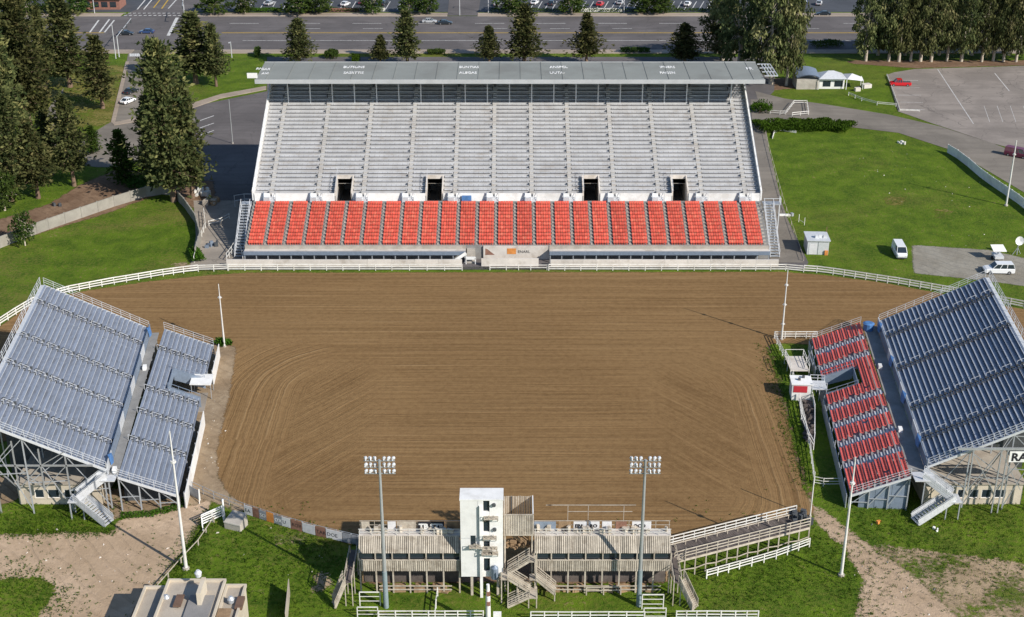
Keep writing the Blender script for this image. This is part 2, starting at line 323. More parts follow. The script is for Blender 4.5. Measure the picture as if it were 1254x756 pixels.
# grandstand plank: aluminium seat marked off into numbered places
m, t, b = newmat('plank'); p = pos(t); s = t.new('ShaderNodeSeparateXYZ'); t.L(p, s.inputs[0])
fr = t.math('FRACT', t.math('MULTIPLY', s.outputs[0], 1 / 0.92)); ln = t.smooth(fr, 0.05, 0.08, 1.0, 0.0)
n1 = t.noise(p, 0.5, 4, 0.65); n2 = t.noise(t.comb(t.math('MULTIPLY', s.outputs[0], 0.25), t.math('MULTIPLY', s.outputs[1], 2.0), 0.0), 1.0, 3, 0.6)
c = t.mix(t.smooth(n1, 0.3, 0.7), (0.45, 0.45, 0.455), (0.575, 0.575, 0.58)); c = t.mix(t.math('MULTIPLY', t.smooth(n2, 0.5, 0.75), 0.4), c, (0.40, 0.37, 0.34))
c = t.mix(t.math('MULTIPLY', ln, 0.85), c, (0.20, 0.19, 0.18)); oi = t.new('ShaderNodeObjectInfo').outputs['Random']
hs = t.new('ShaderNodeHueSaturation'); t.L(c, hs.inputs['Color']); t.L(t.math('MULTIPLY_ADD', oi, 0.26, 0.84), hs.inputs['Value']); t.L(hs.outputs[0], b.inputs['Base Color']); b.inputs['Roughness'].default_value = 0.5

def leaf_mat(name, dark, light, warm):
    m = bpy.data.materials.new(name); m.use_nodes = True; MAT[name] = m; t = NT(m.node_tree); t.n.clear()
    at = t.new('ShaderNodeAttribute', attribute_name='tint').outputs['Fac']; oi = t.new('ShaderNodeObjectInfo').outputs['Random']
    c = t.mix(at, dark, light); c = t.mix(t.math('MULTIPLY', t.smooth(at, 0.7, 1.0), 0.6), c, warm)
    hs = t.new('ShaderNodeHueSaturation'); t.L(c, hs.inputs['Color']); t.L(t.math('MULTIPLY_ADD', oi, 0.4, 0.8), hs.inputs['Value']); t.L(t.math('MULTIPLY_ADD', oi, 0.03, 0.485), hs.inputs['Hue'])
    df = t.new('ShaderNodeBsdfDiffuse'); tr = t.new('ShaderNodeBsdfTranslucent'); mx = t.new('ShaderNodeMixShader'); mx.inputs[0].default_value = 0.28
    t.L(hs.outputs[0], df.inputs[0]); t.L(hs.outputs[0], tr.inputs[0]); t.L(df.outputs[0], mx.inputs[1]); t.L(tr.outputs[0], mx.inputs[2])
    o = t.new('ShaderNodeOutputMaterial'); t.L(mx.outputs[0], o.inputs[0])
leaf_mat('needles', (0.036, 0.049, 0.019), (0.165, 0.168, 0.062), (0.27, 0.235, 0.10))
leaf_mat('needles_bright', (0.030, 0.070, 0.014), (0.085, 0.150, 0.028), (0.10, 0.125, 0.025))
leaf_mat('euc_leaf', (0.050, 0.068, 0.028), (0.190, 0.198, 0.078), (0.32, 0.28, 0.14))
leaf_mat('broad_leaf', (0.030, 0.056, 0.015), (0.090, 0.135, 0.030), (0.10, 0.12, 0.028))
leaf_mat('hedge_leaf', (0.035, 0.075, 0.010), (0.075, 0.150, 0.016), (0.11, 0.16, 0.02))

# ------------------------------------------------------------------ ground
def sdist(px, py, poly):
    d = 1e9; ins = False; n = len(poly); j = n - 1
    for i in range(n):
        xi, yi = poly[i]; xj, yj = poly[j]
        ex, ey = xj - xi, yj - yi; wx, wy = px - xi, py - yi
        l = ex * ex + ey * ey; k = max(0.0, min(1.0, (wx * ex + wy * ey) / l)) if l else 0
        dx, dy = wx - ex * k, wy - ey * k; d = min(d, dx * dx + dy * dy)
        if (yi > py) != (yj > py) and px < (xj - xi) * (py - yi) / (yj - yi) + xi: ins = not ins
        j = i
    return math.sqrt(d) * (1 if ins else -1)
def px2(poly): return [tuple(P(*q))[:2] for q in poly]
def patch(name, poly_px, z, mat, cell=1.6, margin=3.0, world=False, kind='structure'):
    poly = poly_px if world else px2(poly_px)
    x0 = min(p[0] for p in poly) - margin; x1 = max(p[0] for p in poly) + margin; y0 = min(p[1] for p in poly) - margin; y1 = max(p[1] for p in poly) + margin
    nx = int((x1 - x0) / cell) + 1; ny = int((y1 - y0) / cell) + 1
    ds = [[sdist(x0 + i * cell, y0 + j * cell, poly) for i in range(nx + 1)] for j in range(ny + 1)]
    idx = {}; vs = []; ws = []; fs = []
    def vi(i, j):
        if (i, j) not in idx: idx[(i, j)] = len(vs); vs.append((x0 + i * cell, y0 + j * cell, z)); ws.append(ds[j][i])
        return idx[(i, j)]
    for j in range(ny):
        for i in range(nx):
            if max(ds[j][i], ds[j][i + 1], ds[j + 1][i], ds[j + 1][i + 1]) > -margin * 0.8: fs.append((vi(i, j), vi(i + 1, j), vi(i + 1, j + 1), vi(i, j + 1)))
    me = bpy.data.meshes.new(name); me.from_pydata(vs, [], fs); me.materials.append(MAT[mat])
    at = me.attributes.new('w', 'FLOAT', 'POINT'); at.data.foreach_set('value', ws)
    o = link(name, me); o['kind'] = kind; return o
def sheet(name, poly_px, z, mat, world=False, thick=0.0, parent=None, kind='structure'):
    poly = poly_px if world else px2(poly_px)
    mb = MB()
    if thick: mb.prism(poly, z - thick, z)
    else:
        tri = tessellate_polygon([[Vector((*p[:2], 0)) for p in poly]]); mb.add([(p[0], p[1], z) for p in poly], [tuple(x) for x in tri])
    o = mb.build(name, mat, parent)
    for pl in o.data.polygons:
        pass
    if not thick:
        me = o.data
        if me.polygons and me.polygons[0].normal.z < 0: me.flip_normals()
    if kind and parent is None: o['kind'] = kind
    return o
mb = MB(); N = 40
mb.add([(-1600 + 3200 * i / N, -400 + 3200 * j / N, 0) for j in range(N + 1) for i in range(N + 1)], [(j * (N + 1) + i, j * (N + 1) + i + 1, (j + 1) * (N + 1) + i + 1, (j + 1) * (N + 1) + i) for j in range(N) for i in range(N)])
mb.build('ground', 'grass')['kind'] = 'structure'

patch('arena_ground', [(-60, 428), (0, 400), (40, 370), (100, 357), (180, 345), (245, 338), (300, 334), (960, 333), (1010, 337), (1080, 346), (1150, 359), (1254, 379), (1330, 398), (1330, 470), (1150, 490), (1060, 426), (960, 421), (938, 422), (948, 450), (962, 500), (975, 560), (985, 600), (1000, 628), (985, 640), (900, 662), (820, 678), (640, 692), (440, 670), (360, 649), (322, 636), (296, 622), (276, 604), (264, 582), (260, 552), (268, 500), (284, 430), (270, 425), (150, 500), (-60, 560)], 0.03, 'arena', 1.5)
patch('arena_edge_path', [(190, 440), (205, 408), (262, 422), (290, 424), (284, 470), (266, 555), (268, 585), (284, 608), (306, 626), (300, 632), (262, 616), (228, 606), (170, 590), (180, 500)], 0.045, 'tan_dirt', 1.0, 2.5)
patch('dirt_yard', [(-70, 660), (20, 654), (75, 652), (138, 652), (150, 634), (200, 628), (236, 612), (262, 612), (250, 632), (215, 690), (178, 735), (160, 800), (60, 830), (-80, 800)], 0.02, 'sand', 1.2, 4.0)
patch('grass_mound', [(-40, 712), (40, 706), (70, 716), (62, 738), (20, 790), (-60, 780)], 0.035, 'grass_over', 1.2, 3.0)
patch('dirt_yard', [(60, 598), (250, 598), (250, 618), (150, 634), (120, 640), (110, 618)], 0.028, 'tan_dirt', 1.2, 2.5)
patch('dirt_path', [(985, 606), (1003, 620), (1060, 664), (1110, 698), (1190, 770), (1040, 770), (1058, 710), (1030, 668), (1000, 642)], 0.02, 'sand', 1.2, 4.0)
patch('dirt_path', [(1060, 664), (1254, 690), (1290, 740), (1190, 790), (1100, 700)], 0.012, 'sand_thin', 1.4, 4.0)
patch('dirt_strip', [(0, 620), (25, 614), (25, 590), (-60, 560), (-90, 600)], 0.02, 'tan_dirt', 1.4, 2)
patch('dirt_strip', [(937, 424), (951, 470), (968, 540), (990, 612), (996, 612), (975, 545), (957, 470), (944, 424)], 0.048, 'mulch', 1.0, 1.5)
patch('dirt_strip', [(438, 716), (570, 714), (640, 714), (822, 716), (826, 700), (826, 690), (436, 690)], 0.052, 'mulch', 1.0, 2.5)
patch('bare_spot', [(1145, 256), (1165, 258), (1162, 270), (1142, 268)], 0.014, 'dry_grass', 1.2, 5)
patch('bare_spot', [(1085, 240), (1110, 242), (1104, 252), (1082, 250)], 0.014, 'dry_grass', 1.2, 5)
patch('bare_spot', [(330, 655), (372, 650), (380, 662), (340, 668)], 0.014, 'sand_thin', 1.0, 3)
patch('bare_spot', [(215, 322), (240, 318), (242, 330), (205, 334)], 0.014, 'sand_thin', 1.2, 3)
patch('bare_spot', [(380, 705), (400, 700), (408, 722), (388, 726)], 0.014, 'sand_thin', 1.0, 3)
patch('gravel_pad', [(1116, 300), (1210, 306), (1262, 318), (1262, 352), (1205, 344), (1118, 335)], 0.02, 'gravel', 1.2, 2.5)
patch('mulch_bed', [(-20, 310), (30, 292), (130, 262), (190, 240), (214, 236), (214, 222), (150, 205), (100, 225), (60, 250), (-20, 275)], 0.02, 'mulch', 1.8, 4)
patch('mulch_bed', [(214, 222), (262, 222), (268, 262), (255, 262), (214, 245)], 0.036, 'mulch', 1.4, 3)
patch('mulch_bed', [(1035, 74), (1270, 74), (1270, 80), (1120, 84), (1040, 78)], 0.02, 'mulch', 2.5, 5)
patch('mulch_bed', [(938, 96), (975, 96), (978, 108), (938, 112)], 0.02, 'mulch', 2, 3)
patch('dry_grass', [(60, 92), (150, 78), (160, 95), (140, 150), (95, 160), (50, 130)], 0.012, 'dry_grass', 2.5, 6)
# asphalt and concrete around the grandstand
sheet('asphalt_lot', [(228, 132), (327, 112), (327, 70), (950, 70), (948, 112), (932, 128), (932, 200), (990, 322), (985, 330), (256, 331), (262, 262), (238, 178)], 0.03, 'asphalt')
sheet('path', [(237, 246), (292, 246), (297, 331), (232, 331), (240, 290)], 0.05, 'concrete_slab')
sheet('path', [(919, 122), (934, 122), (941, 180), (958, 250), (984, 322), (944, 322), (928, 230)], 0.05, 'asphalt_path')
sheet('path', [(925, 112), (960, 121), (1010, 128), (1090, 141), (1150, 155), (1216, 176), (1290, 205), (1310, 265), (1254, 236), (1170, 186), (1100, 163), (1040, 156), (1000, 152), (935, 150)], 0.055, 'asphalt_path')
sheet('parking_lot', [(1086, 92), (1095, 89), (1120, 85), (1290, 80), (1340, 180), (1290, 196), (1216, 176), (1140, 151), (1112, 141), (1100, 137)], 0.062, 'asphalt_lot')
sheet('parking_lot', [(-200, -60), (1500, -60), (1500, 15), (-200, 15)], 0.02, 'asphalt_dark')
# main road runs along X
YN, YF = P(627, 62)[1], P(627, 20)[1]
sheet('road', [(-330, YN), (330, YN), (330, YF), (-330, YF)], 0.04, 'asphalt', world=True)
crossx = (P(150, 18)[0], P(228, 18)[0])
drivex = (P(548, 18)[0], P(585, 18)[0])
for a, b_ in ((-330, crossx[0]), (crossx[1], drivex[0]), (drivex[1], 330)):
    sheet('pavement', [(a, YF), (b_, YF), (b_, YF + 4.2), (a, YF + 4.2)], 0.15, 'paving', world=True, thick=0.2)
    sheet('kerb', [(a, YF - 0.35), (b_, YF - 0.35), (b_, YF - 0.004), (a, YF - 0.004)], 0.17, 'kerb', world=True, thick=0.2)
mouth = (P(158, 68)[0], P(185, 68)[0])
for a, b_ in ((-330, mouth[0]), (mouth[1], 330)):
    sheet('pavement', [(a, YN - 3.6), (b_, YN - 3.6), (b_, YN), (a, YN)], 0.15, 'paving', world=True, thick=0.2)
    sheet('kerb', [(a, YN + 0.004), (b_, YN + 0.004), (b_, YN + 0.35), (a, YN + 0.35)], 0.17, 'kerb', world=True, thick=0.2)
sheet('cross_street', [(crossx[0] + 0.5, YF - 0.3), (crossx[1] - 0.5, YF - 0.3), (crossx[1] + 16, YF + 90), (crossx[0] + 20, YF + 90)], 0.045, 'asphalt', world=True)
sheet('driveway', [(548, 19.5), (585, 19.5), (592, -20), (552, -20)], 0.046, 'asphalt')
sheet('side_road', [(158, 61.5), (185, 61.5), (181, 80), (176, 110), (173, 130), (182, 150), (232, 128), (240, 150), (180, 185), (160, 205), (118, 205), (85, 200), (55, 185), (58, 135), (78, 108), (70, 175), (95, 175), (130, 153), (136, 150), (150, 100)], 0.044, 'asphalt_path')
sheet('pavement', [(154, 76), (158, 76), (141, 150), (136, 150)], 0.14, 'paving', thick=0.15)
sheet('pavement', [(232, 128), (270, 116), (326, 106), (326, 110), (270, 121), (233, 134)], 0.14, 'paving', thick=0.15)
sheet('pavement', [(173, 128), (177, 128), (188, 146), (140, 154), (137, 151), (178, 143)], 0.14, 'paving', thick=0.15)
# painted markings
def mark(x0, y0, x1, y1, wd, mat='line_white', z=0.056):
    a = P(x0, y0); b_ = P(x1, y1); d = (b_ - a); d.z = 0; d.normalize(); n = Vector((-d.y, d.x, 0)) * wd / 2
    mk.append(([tuple((a + n))[:2], tuple((b_ + n))[:2], tuple((b_ - n))[:2], tuple((a - n))[:2]], mat, z))
mk = []
Yd1, Yy, Yw = P(627, 29)[1], P(627, 40.5)[1], P(627, 50)[1]
def hline(xa, xb, Y, wd, mat='line_white', z=0.056): mk.append(([(xa, Y - wd / 2), (xb, Y - wd / 2), (xb, Y + wd / 2), (xa, Y + wd / 2)], mat, z))
xr0 = P(272, 40)[0]
hline(xr0, 330, Yy - 0.35, 0.3, 'line_yellow'); hline(xr0, 330, Yy + 0.35, 0.3, 'line_yellow'); hline(xr0 + 8, 330, Yw, 0.32)
hline(-330, P(128, 40)[0], Yy - 0.35, 0.3, 'line_yellow'); hline(-330, P(128, 40)[0], Yy + 0.35, 0.3, 'line_yellow')
x = xr0
while x < 300: hline(x, x + 9, Yd1, 0.3); hline(x + 4, x + 10, Yd1 - 7.0, 0.26) if int(x) % 3 else None; x += 19
x = -300
while x < P(100, 40)[0]: hline(x, x + 9, Yd1, 0.3); hline(x, x + 9, Yw, 0.3); x += 19
for a in ((110, 40, 121, 25), (122, 40, 134, 24), (128, 40, 140, 25), (205, 44, 216, 22), (207, 44, 218, 22)): mark(*a, 0.5)
for k in range(12): xk = 152 + k * 6; mark(xk, 19.5, xk + 3.5, 19.2, 0.7); mark(xk - 1, 16.6, xk + 2.5, 16.4, 0.6)
for a, mt in (((168, 12, 178, 0), 'line_white'), ((176, 12, 186, 0), 'line_white'), ((188, 10, 196, 0), 'line_yellow'), ((198, 11, 206, 0), 'line_yellow'), ((206, 11, 216, 0), 'line_white')): mark(*a, 0.4, mt)
for k in range(9): mark(160 + k * 2.9, 66, 160.3 + k * 2.9, 69.5, 0.7, z=0.06)
for a in ((1148, 85, 1192, 152), (1218, 90, 1236, 112)): mark(*a, 0.2, z=0.072)
for k in range(5): mark(1096 + k * 2, 100 + k * 8.5, 1124 + k * 2, 99 + k * 9, 0.18, z=0.072)
for k in range(4): mark(1205 + k * 16, 130, 1212 + k * 16, 150, 0.09, z=0.072)
for k in range(3): mark(245, 166 - k * 9, 262, 160 - k * 9, 0.3, z=0.036)
for k in range(26): mark(640 + k * 9, 12, 646 + k * 9, 2, 0.25, z=0.026)
for k in range(16): mark(290 + k * 14, 12, 296 + k * 14, 2, 0.25, z=0.026)
for q, mt, z in mk: sheet('road_marking', q, z, mt, world=True)
# ================================================================== grandstand
GX0, GX1, GF = -48.9, 47.0, 230.6
gs = thing('grandstand', 'long roofed grandstand with pale bench tiers above a band of red seats', 'grandstand', ((GX0 + GX1) / 2, GF, 0))
GO = Vector(gs.location)
def gmb(): return MB(GO)
RD, RR, NR = 0.917, 0.35, 12            # red tier rows
Z0 = 2.6; YB = GF + NR * RD; ZB = Z0 + NR * RR
UY, UZ, UD, UR, UN = YB + 1.2, ZB + 1.0, 1.0, 0.5, 29
vom = [(P(411, 246, ZB)[0], P(431, 246, ZB)[0]), (P(522, 246, ZB)[0], P(542, 246, ZB)[0]), (P(714, 246, ZB)[0], P(734, 246, ZB)[0]), (P(823, 246, ZB)[0], P(842, 246, ZB)[0])]
VR = 4                                   # rows cut by an entrance
# red tier
prof = [(GF, 0), (GF, Z0)]
for i in range(NR): prof += [(GF + i * RD, Z0 + i * RR), (GF + (i + 1) * RD, Z0 + i * RR)] if i else [(GF + RD, Z0)]
prof += [(YB, ZB), (UY, ZB), (UY, 0)]
gmb().extrude(prof, GX0, GX1).build('lower_terrace', 'seat_terrace', gs)
def seat_geom(mb, x, y, z, wd=0.40, t=0.0):
    mb.box(x, x + wd, y + 0.28, y + 0.66, z + 0.36, z + 0.42, t)
    mb.add([(x, y + 0.64, z + 0.42), (x + wd, y + 0.64, z + 0.42), (x + wd, y + 0.76, z + 0.80), (x, y + 0.76, z + 0.80), (x, y + 0.70, z + 0.42), (x + wd, y + 0.70, z + 0.42), (x + wd, y + 0.82, z + 0.80), (x, y + 0.82, z + 0.80)],
           [(0, 1, 2, 3), (5, 4, 7, 6), (3, 2, 6, 7), (0, 3, 7, 4), (1, 5, 6, 2)], t)
    mb.box(x + 0.12, x + wd - 0.12, y + 0.42, y + 0.6, z, z + 0.36, t)
mb = MB()
for r in range(NR):
    for k in range(6): seat_geom(mb, 0.02 + k * 0.46, r * RD + U(-0.02, 0.02), r * RR, 0.40, R.gauss(0, .5))
block = mb.mesh('seat_block', 'red_seat', tint=True)
NB = 27; pitch = (GX1 - GX0 - 1.0) / NB
for k in range(NB):
    o = link('seat_block', block, gs, Vector((GX0 + 0.65 + k * pitch, GF, Z0)) - GO); o['kind'] = 'stuff'
for k in range(NB + 1):
    mb = gmb(); xa = GX0 + 0.65 + k * pitch - 0.68; xb = xa + 0.58
    if k == 0: xa = GX0 + 0.1
    for r in range(NR): mb.box(xa + 0.06, xb - 0.04, GF + r * RD + 0.5, GF + (r + 1) * RD - 0.003, Z0 + r * RR + 0.003, Z0 + r * RR + RR / 2)
    mb.build('aisle_steps', 'concrete', gs, kind='stuff')
# upper tier, cut by the four entrances
def uprof(r0, r1, zb):
    pr = [(UY + r0 * UD, zb)]
    for i in range(r0, r1): pr += [(UY + i * UD, UZ + i * UR), (UY + (i + 1) * UD, UZ + i * UR)]
    pr.append((UY + r1 * UD, zb)); return pr
mb = gmb()
xs = [GX0] + [v for q in vom for v in q] + [GX1]
for i in range(0, len(xs), 2): mb.extrude(uprof(0, VR, 4.0), xs[i], xs[i + 1])
mb.extrude(uprof(VR, UN, UZ + VR * UR - 0.9), GX0, GX1)
mb.build('upper_terrace', 'terrace', gs)
for a, b_ in vom:
    mb = gmb(); mb.box(a, b_, UY + 0.2, UY + 14, 3.7, 3.95); mb.box(a, b_, UY + 14, UY + 14.3, 3.95, 10)
    mb.box(a - 0.3, a - 0.003, UY + VR * UD + .01, UY + 14, 3.95, UZ + VR * UR - 1.0); mb.box(b_ + 0.003, b_ + 0.3, UY + VR * UD + .01, UY + 14, 3.95, UZ + VR * UR - 1.0)
    en = mb.build('entrance', 'concrete', gs)
    mb = gmb()
    for x in (a, b_):
        mb.add([(x - 0.12, UY, UZ - 1), (x + 0.12, UY, UZ - 1), (x + 0.12, UY + VR * UD, UZ + VR * UR - 1), (x - 0.12, UY + VR * UD, UZ + VR * UR - 1), (x - 0.12, UY, UZ + 0.9), (x + 0.12, UY, UZ + 0.9), (x + 0.12, UY + VR * UD, UZ + VR * UR + 0.7), (x - 0.12, UY + VR * UD, UZ + VR * UR + 0.7)], BOXF)
    mb.box(a - 0.1, b_ + 0.1, UY + VR * UD, UY + VR * UD + 0.18, UZ + VR * UR - 0.95, UZ + VR * UR + 0.75); mb.build('parapet', 'white_concrete', en)
    mb = gmb(); nr = 5
    for k in range(nr): mb.beam((a + 0.1, UY + k * 1.1, UZ + 0.9 + k * 0.55), (a + 0.1, UY + k * 1.1, UZ + 1.7 + k * 0.55), 0.06)
    mb.beam((a + 0.1, UY, UZ + 1.7), (a + 0.1, UY + 4.4, UZ + 3.9), 0.06); mb.build('handrail', 'galv_light', en)
AIS = [350, 403.5, 456, 509, 561.5, 606, 650, 694, 745, 796, 846, 896]
yref = UY + 23.0; zref = UZ + 11.5
ais = []
for px in AIS:
    # aisle lines meet the back shade line at photo row 124
    q = P(px, 124, 19.4); ais.append(q.x)
AW = 0.5
edges = [GX0 + 0.5] + [v for a in ais for v in (a - AW, a + AW)] + [GX1 - 0.5]
secs = [(edges[i], edges[i + 1]) for i in range(0, len(edges), 2)]
rest = gmb(); cache = {}
def plank_mb(mb, x0, x1, r):
    y = UY + r * UD; z = UZ + r * UR
    mb.box(x0, x1, y + 0.26, y + 0.94, z + 0.19, z + 0.24)
    n = max(2, int((x1 - x0) / 1.8))
    for k in range(n + 1):
        xk = x0 + 0.15 + (x1 - x0 - 0.3) * k / n; mb.box(xk - 0.04, xk + 0.04, y + 0.62, y + 0.70, z, z + 0.19)
for r in range(UN):
    for (a, b_) in secs:
        segs = [(a, b_)]
        if r <= VR:
            for (va, vb) in vom:
                ns = []
                for (s0, s1) in segs:
                    if vb + 0.2 > s0 and va - 0.2 < s1:
                        if va - 0.25 - s0 > 0.5: ns.append((s0, va - 0.25))
                        if s1 - vb - 0.25 > 0.5: ns.append((vb + 0.25, s1))
                    else: ns.append((s0, s1))
                segs = ns
        for (s0, s1) in segs:
            j = U(-0.03, 0.03)
            if r < 22: mb = gmb(); plank_mb(mb, s0 + abs(j), s1 - abs(j), r); mb.build('bench', 'plank', gs)
            else: plank_mb(rest, s0, s1, r)
rest.build('bench', 'plank', gs, kind='stuff')
for a in ais:
    mb = gmb()
    for r in range(UN):
        y = UY + r * UD; z = UZ + r * UR
        mb.box(a - AW + 0.1, a + AW - 0.1, y + 0.5, y + UD - 0.003, z + 0.003, z + UR / 2)
    mb.build('aisle_steps', 'step_cream', gs, kind='stuff')
    mb = gmb()
    for r in range(0, UN, 2):
        y = UY + r * UD; z = UZ + r * UR
        mb.box(a - AW - 0.05, a - AW + 0.05, y + 0.45, y + 0.95, z, z + 0.62)
    mb.build('aisle_dark_block', 'dark_steel', gs, kind='stuff')  # dark blocks stand in for the shadows at the bench ends
# front wall of the upper tier: panels with gaps at the aisles where short stairs come down
for (a, b_) in secs:
    c0, c1 = a - 0.3, b_ + 0.3
    segs = [(c0, c1)]
    for va, vb in vom:
        ns = []
        for s0, s1 in segs:
            if vb > s0 and va < s1:
                if va - s0 > 0.6: ns.append((s0, va - 0.14))
                if s1 - vb > 0.6: ns.append((vb + 0.14, s1))
            else: ns.append((s0, s1))
        segs = ns
    for s0, s1 in segs: gmb().box(s0, s1, UY - 0.16, UY - 0.004, ZB + 0.003, UZ + 0.55).build('wall_panel', 'white_paint', gs)
for a in ais:
    mb = gmb()
    mb.box(a - 1.3, a - 0.2, UY - 0.95, UY - 0.17, ZB + 0.003, ZB + 0.95)
    for s in range(3): mb.box(a - 0.2, a + 0.9, UY - 0.95 + s * 0.26, UY - 0.17, ZB + 0.003 + s * 0.3, ZB + 0.3 + s * 0.3)
    mb.build('short_stairs', 'galv_light', gs)
    mb = gmb(); mb.beam((a - 1.35, UY - 1.0, ZB), (a - 1.35, UY - 0.2, ZB + 1.9), 0.07, 0.5); mb.build('stair_panel', 'steel_blue', gs); mb = gmb(); mb.beam((a + 0.95, UY - 0.95, ZB + 1.0), (a + 0.95, UY - 0.2, ZB + 1.9), 0.06); mb.beam((a + 0.95, UY - 0.95, ZB), (a + 0.95, UY - 0.95, ZB + 1.0), 0.06); mb.build('handrail', 'galv', gs)
mb = gmb(); mb.box(P(566, 244, ZB)[0], P(566, 244, ZB)[0] + 1.8, YB + 0.15, YB + 0.85, ZB, ZB + 1.2); mb.build('tarp', 'tarp_blue', gs)
# sides, back
def slope_box(mb, x0, x1, za, zb):
    y0, y1 = UY, UY + UN * UD; z0, z1 = UZ, UZ + UN * UR
    mb.add([(x0, y0, z0 + za), (x1, y0, z0 + za), (x1, y1, z1 + za), (x0, y1, z1 + za), (x0, y0, z0 + zb), (x1, y0, z0 + zb), (x1, y1, z1 + zb), (x0, y1, z1 + zb)], BOXF)
for x0 in (GX0 - 0.25, GX1 - 0.05):
    mb = gmb(); slope_box(mb, x0, x0 + 0.3, -0.9, 0.95); mb.build('side_parapet', 'white_paint', gs)
    mb = gmb()
    for k in range(12): mb.beam((x0 + 0.15, UY + 1 + k * 2.4, UZ + 0.5 + k * 1.2 + 0.9), (x0 + 0.15, UY + 1 + k * 2.4, UZ + 0.5 + k * 1.2 + 1.5), 0.07)
    mb.beam((x0 + 0.15, UY + 1, UZ + 2.0), (x0 + 0.15, UY + 27.4, UZ + 15.2), 0.07); mb.build('side_rail', 'galv_light', gs)
    mb = gmb()
    for k in range(7):
        y = UY + 2 + k * 4.4; mb.box(x0, x0 + 0.3, y, y + 0.45, 0, UZ + (y - UY) * 0.5 - 0.6)
    for k in range(6):
        y = UY + 2.4 + k * 4.4; mb.beam((x0 + 0.15, y, 0.2), (x0 + 0.15, y + 4, UZ + (y + 4 - UY) * 0.5 - 1), 0.2)
    mb.build('side_frame', 'concrete', gs)
YE = UY + UN * UD
mb = gmb(); mb.box(GX0, GX1, YE + 0.01, YE + 0.3, 0, 24.9); mb.build('back_wall', 'wall_grey', gs)
# roof
RZ0, RZ1, RY0, RY1 = 25.35, 25.75, 260.7, 272.7
RXa, RXb = -50.3, 49.5
mb = gmb(); mb.add([(RXa, RY0, RZ0 - 0.45), (RXb, RY0, RZ0 - 0.45), (RXb, RY1, RZ1 - 0.45), (RXa, RY1, RZ1 - 0.45), (RXa, RY0, RZ0), (RXb, RY0, RZ0), (RXb, RY1, RZ1), (RXa, RY1, RZ1)], BOXF)
roof = mb.build('roof', 'roof_grey', gs)
mb = gmb(); mb.box(RXa - 0.05, RXb + 0.05, RY0 - 0.12, RY0 - 0.003, RZ0 - 0.75, RZ0 + 0.08); mb.build('fascia', 'roof_edge', roof)
mb = gmb(); mb.box(RXa - 0.05, RXb + 0.05, RY1 + 0.003, RY1 + 0.15, RZ1 - 0.6, RZ1 + 0.10); mb.build('fascia', 'roof_edge', roof)
for k in range(24):
    x = RXa + (RXb - RXa) * (k + 0.5) / 24
    mb = gmb(); mb.add([(x - .04, RY0 + .02, RZ0 + .003), (x + .04, RY0 + .02, RZ0 + .003), (x + .04, RY1 - .02, RZ1 + .003), (x - .04, RY1 - .02, RZ1 + .003), (x - .04, RY0 + .02, RZ0 + .07), (x + .04, RY0 + .02, RZ0 + .07), (x + .04, RY1 - .02, RZ1 + .07), (x - .04, RY1 - .02, RZ1 + .07)], BOXF); mb.build('roof_seam', 'roof_grey', roof)
for k in range(24):
    x = P(351 + k * 27.0 - 24, 124, 19.4)[0]
    if x < GX0 + 1 or x > GX1 - 0.5: continue
    yy = 265.9; zz = UZ + int((yy - UY) / UD) * UR
    gmb().box(x - 0.11, x + 0.11, yy - 0.11, yy + 0.11, zz - 0.1, RZ0 - 0.42).build('column', 'galv_light', gs)
for k in range(12):
    x = ais[k]; gmb().box(x - 0.25, x + 0.25, 270.2, 270.6, 21, RZ0 - 0.4).build('column', 'dark_steel', gs)
    gmb().beam((x, RY0 + 0.4, RZ0 - 0.65), (x, RY1 - 0.5, RZ0 - 0.5), 0.25, 0.4).build('rafter', 'dark_steel', gs)
def text(name, s, mat, size, origin, right, up, parent, off, depth=0.01, align='LEFT', bold=0.0, tall=1.0):
    cu = bpy.data.curves.new(name, 'FONT'); cu.body = s; cu.size = size; cu.extrude = depth; cu.align_x = align; cu.offset = bold; cu.resolution_u = 2
    to = bpy.data.objects.new(name, cu); COL.objects.link(to)
    dg = bpy.context.evaluated_depsgraph_get(); me = bpy.data.meshes.new_from_object(to.evaluated_get(dg)); me.name = name
    bpy.data.objects.remove(to)
    r = Vector(right).normalized(); u = Vector(up).normalized(); n = r.cross(u); u = u * tall
    mt = Matrix(((r.x, u.x, n.x, origin[0] - off[0]), (r.y, u.y, n.y, origin[1] - off[1]), (r.z, u.z, n.z, origin[2] - off[2]), (0, 0, 0, 1)))
    me.transform(mt); me.materials.clear(); me.materials.append(MAT[mat]); return link(name, me, parent)
rs = (RZ1 - RZ0) / (RY1 - RY0)
def rooftext(s, px, py, size):
    q = P(px, py, 25.5); text('lettering', s, 'white_paint', size, (q.x, q.y, RZ0 + (q.y - RY0) * rs + 0.03), (1, 0, 0), (0, 1, rs), roof, GO, 0.02, bold=0.015, tall=1.9)
for px, l1, l2 in ((420, 'BUTSLINS', 'SASBTTIS'), (562, 'BUNTIAS', 'ALEGAS'), (673, 'ANSPCL', 'LIUTA-'), (808, 'IPNERS', 'FAGSN')):
    rooftext(l1, px, 84.2, 1.0); rooftext(l2, px, 90.4, 1.0)
rooftext('RN', 313, 86, 1.0); rooftext('SAR', 320, 86.5, 1.0); rooftext('AVI', 320, 91, .9); rooftext('PR', 914, 86, 1.2)
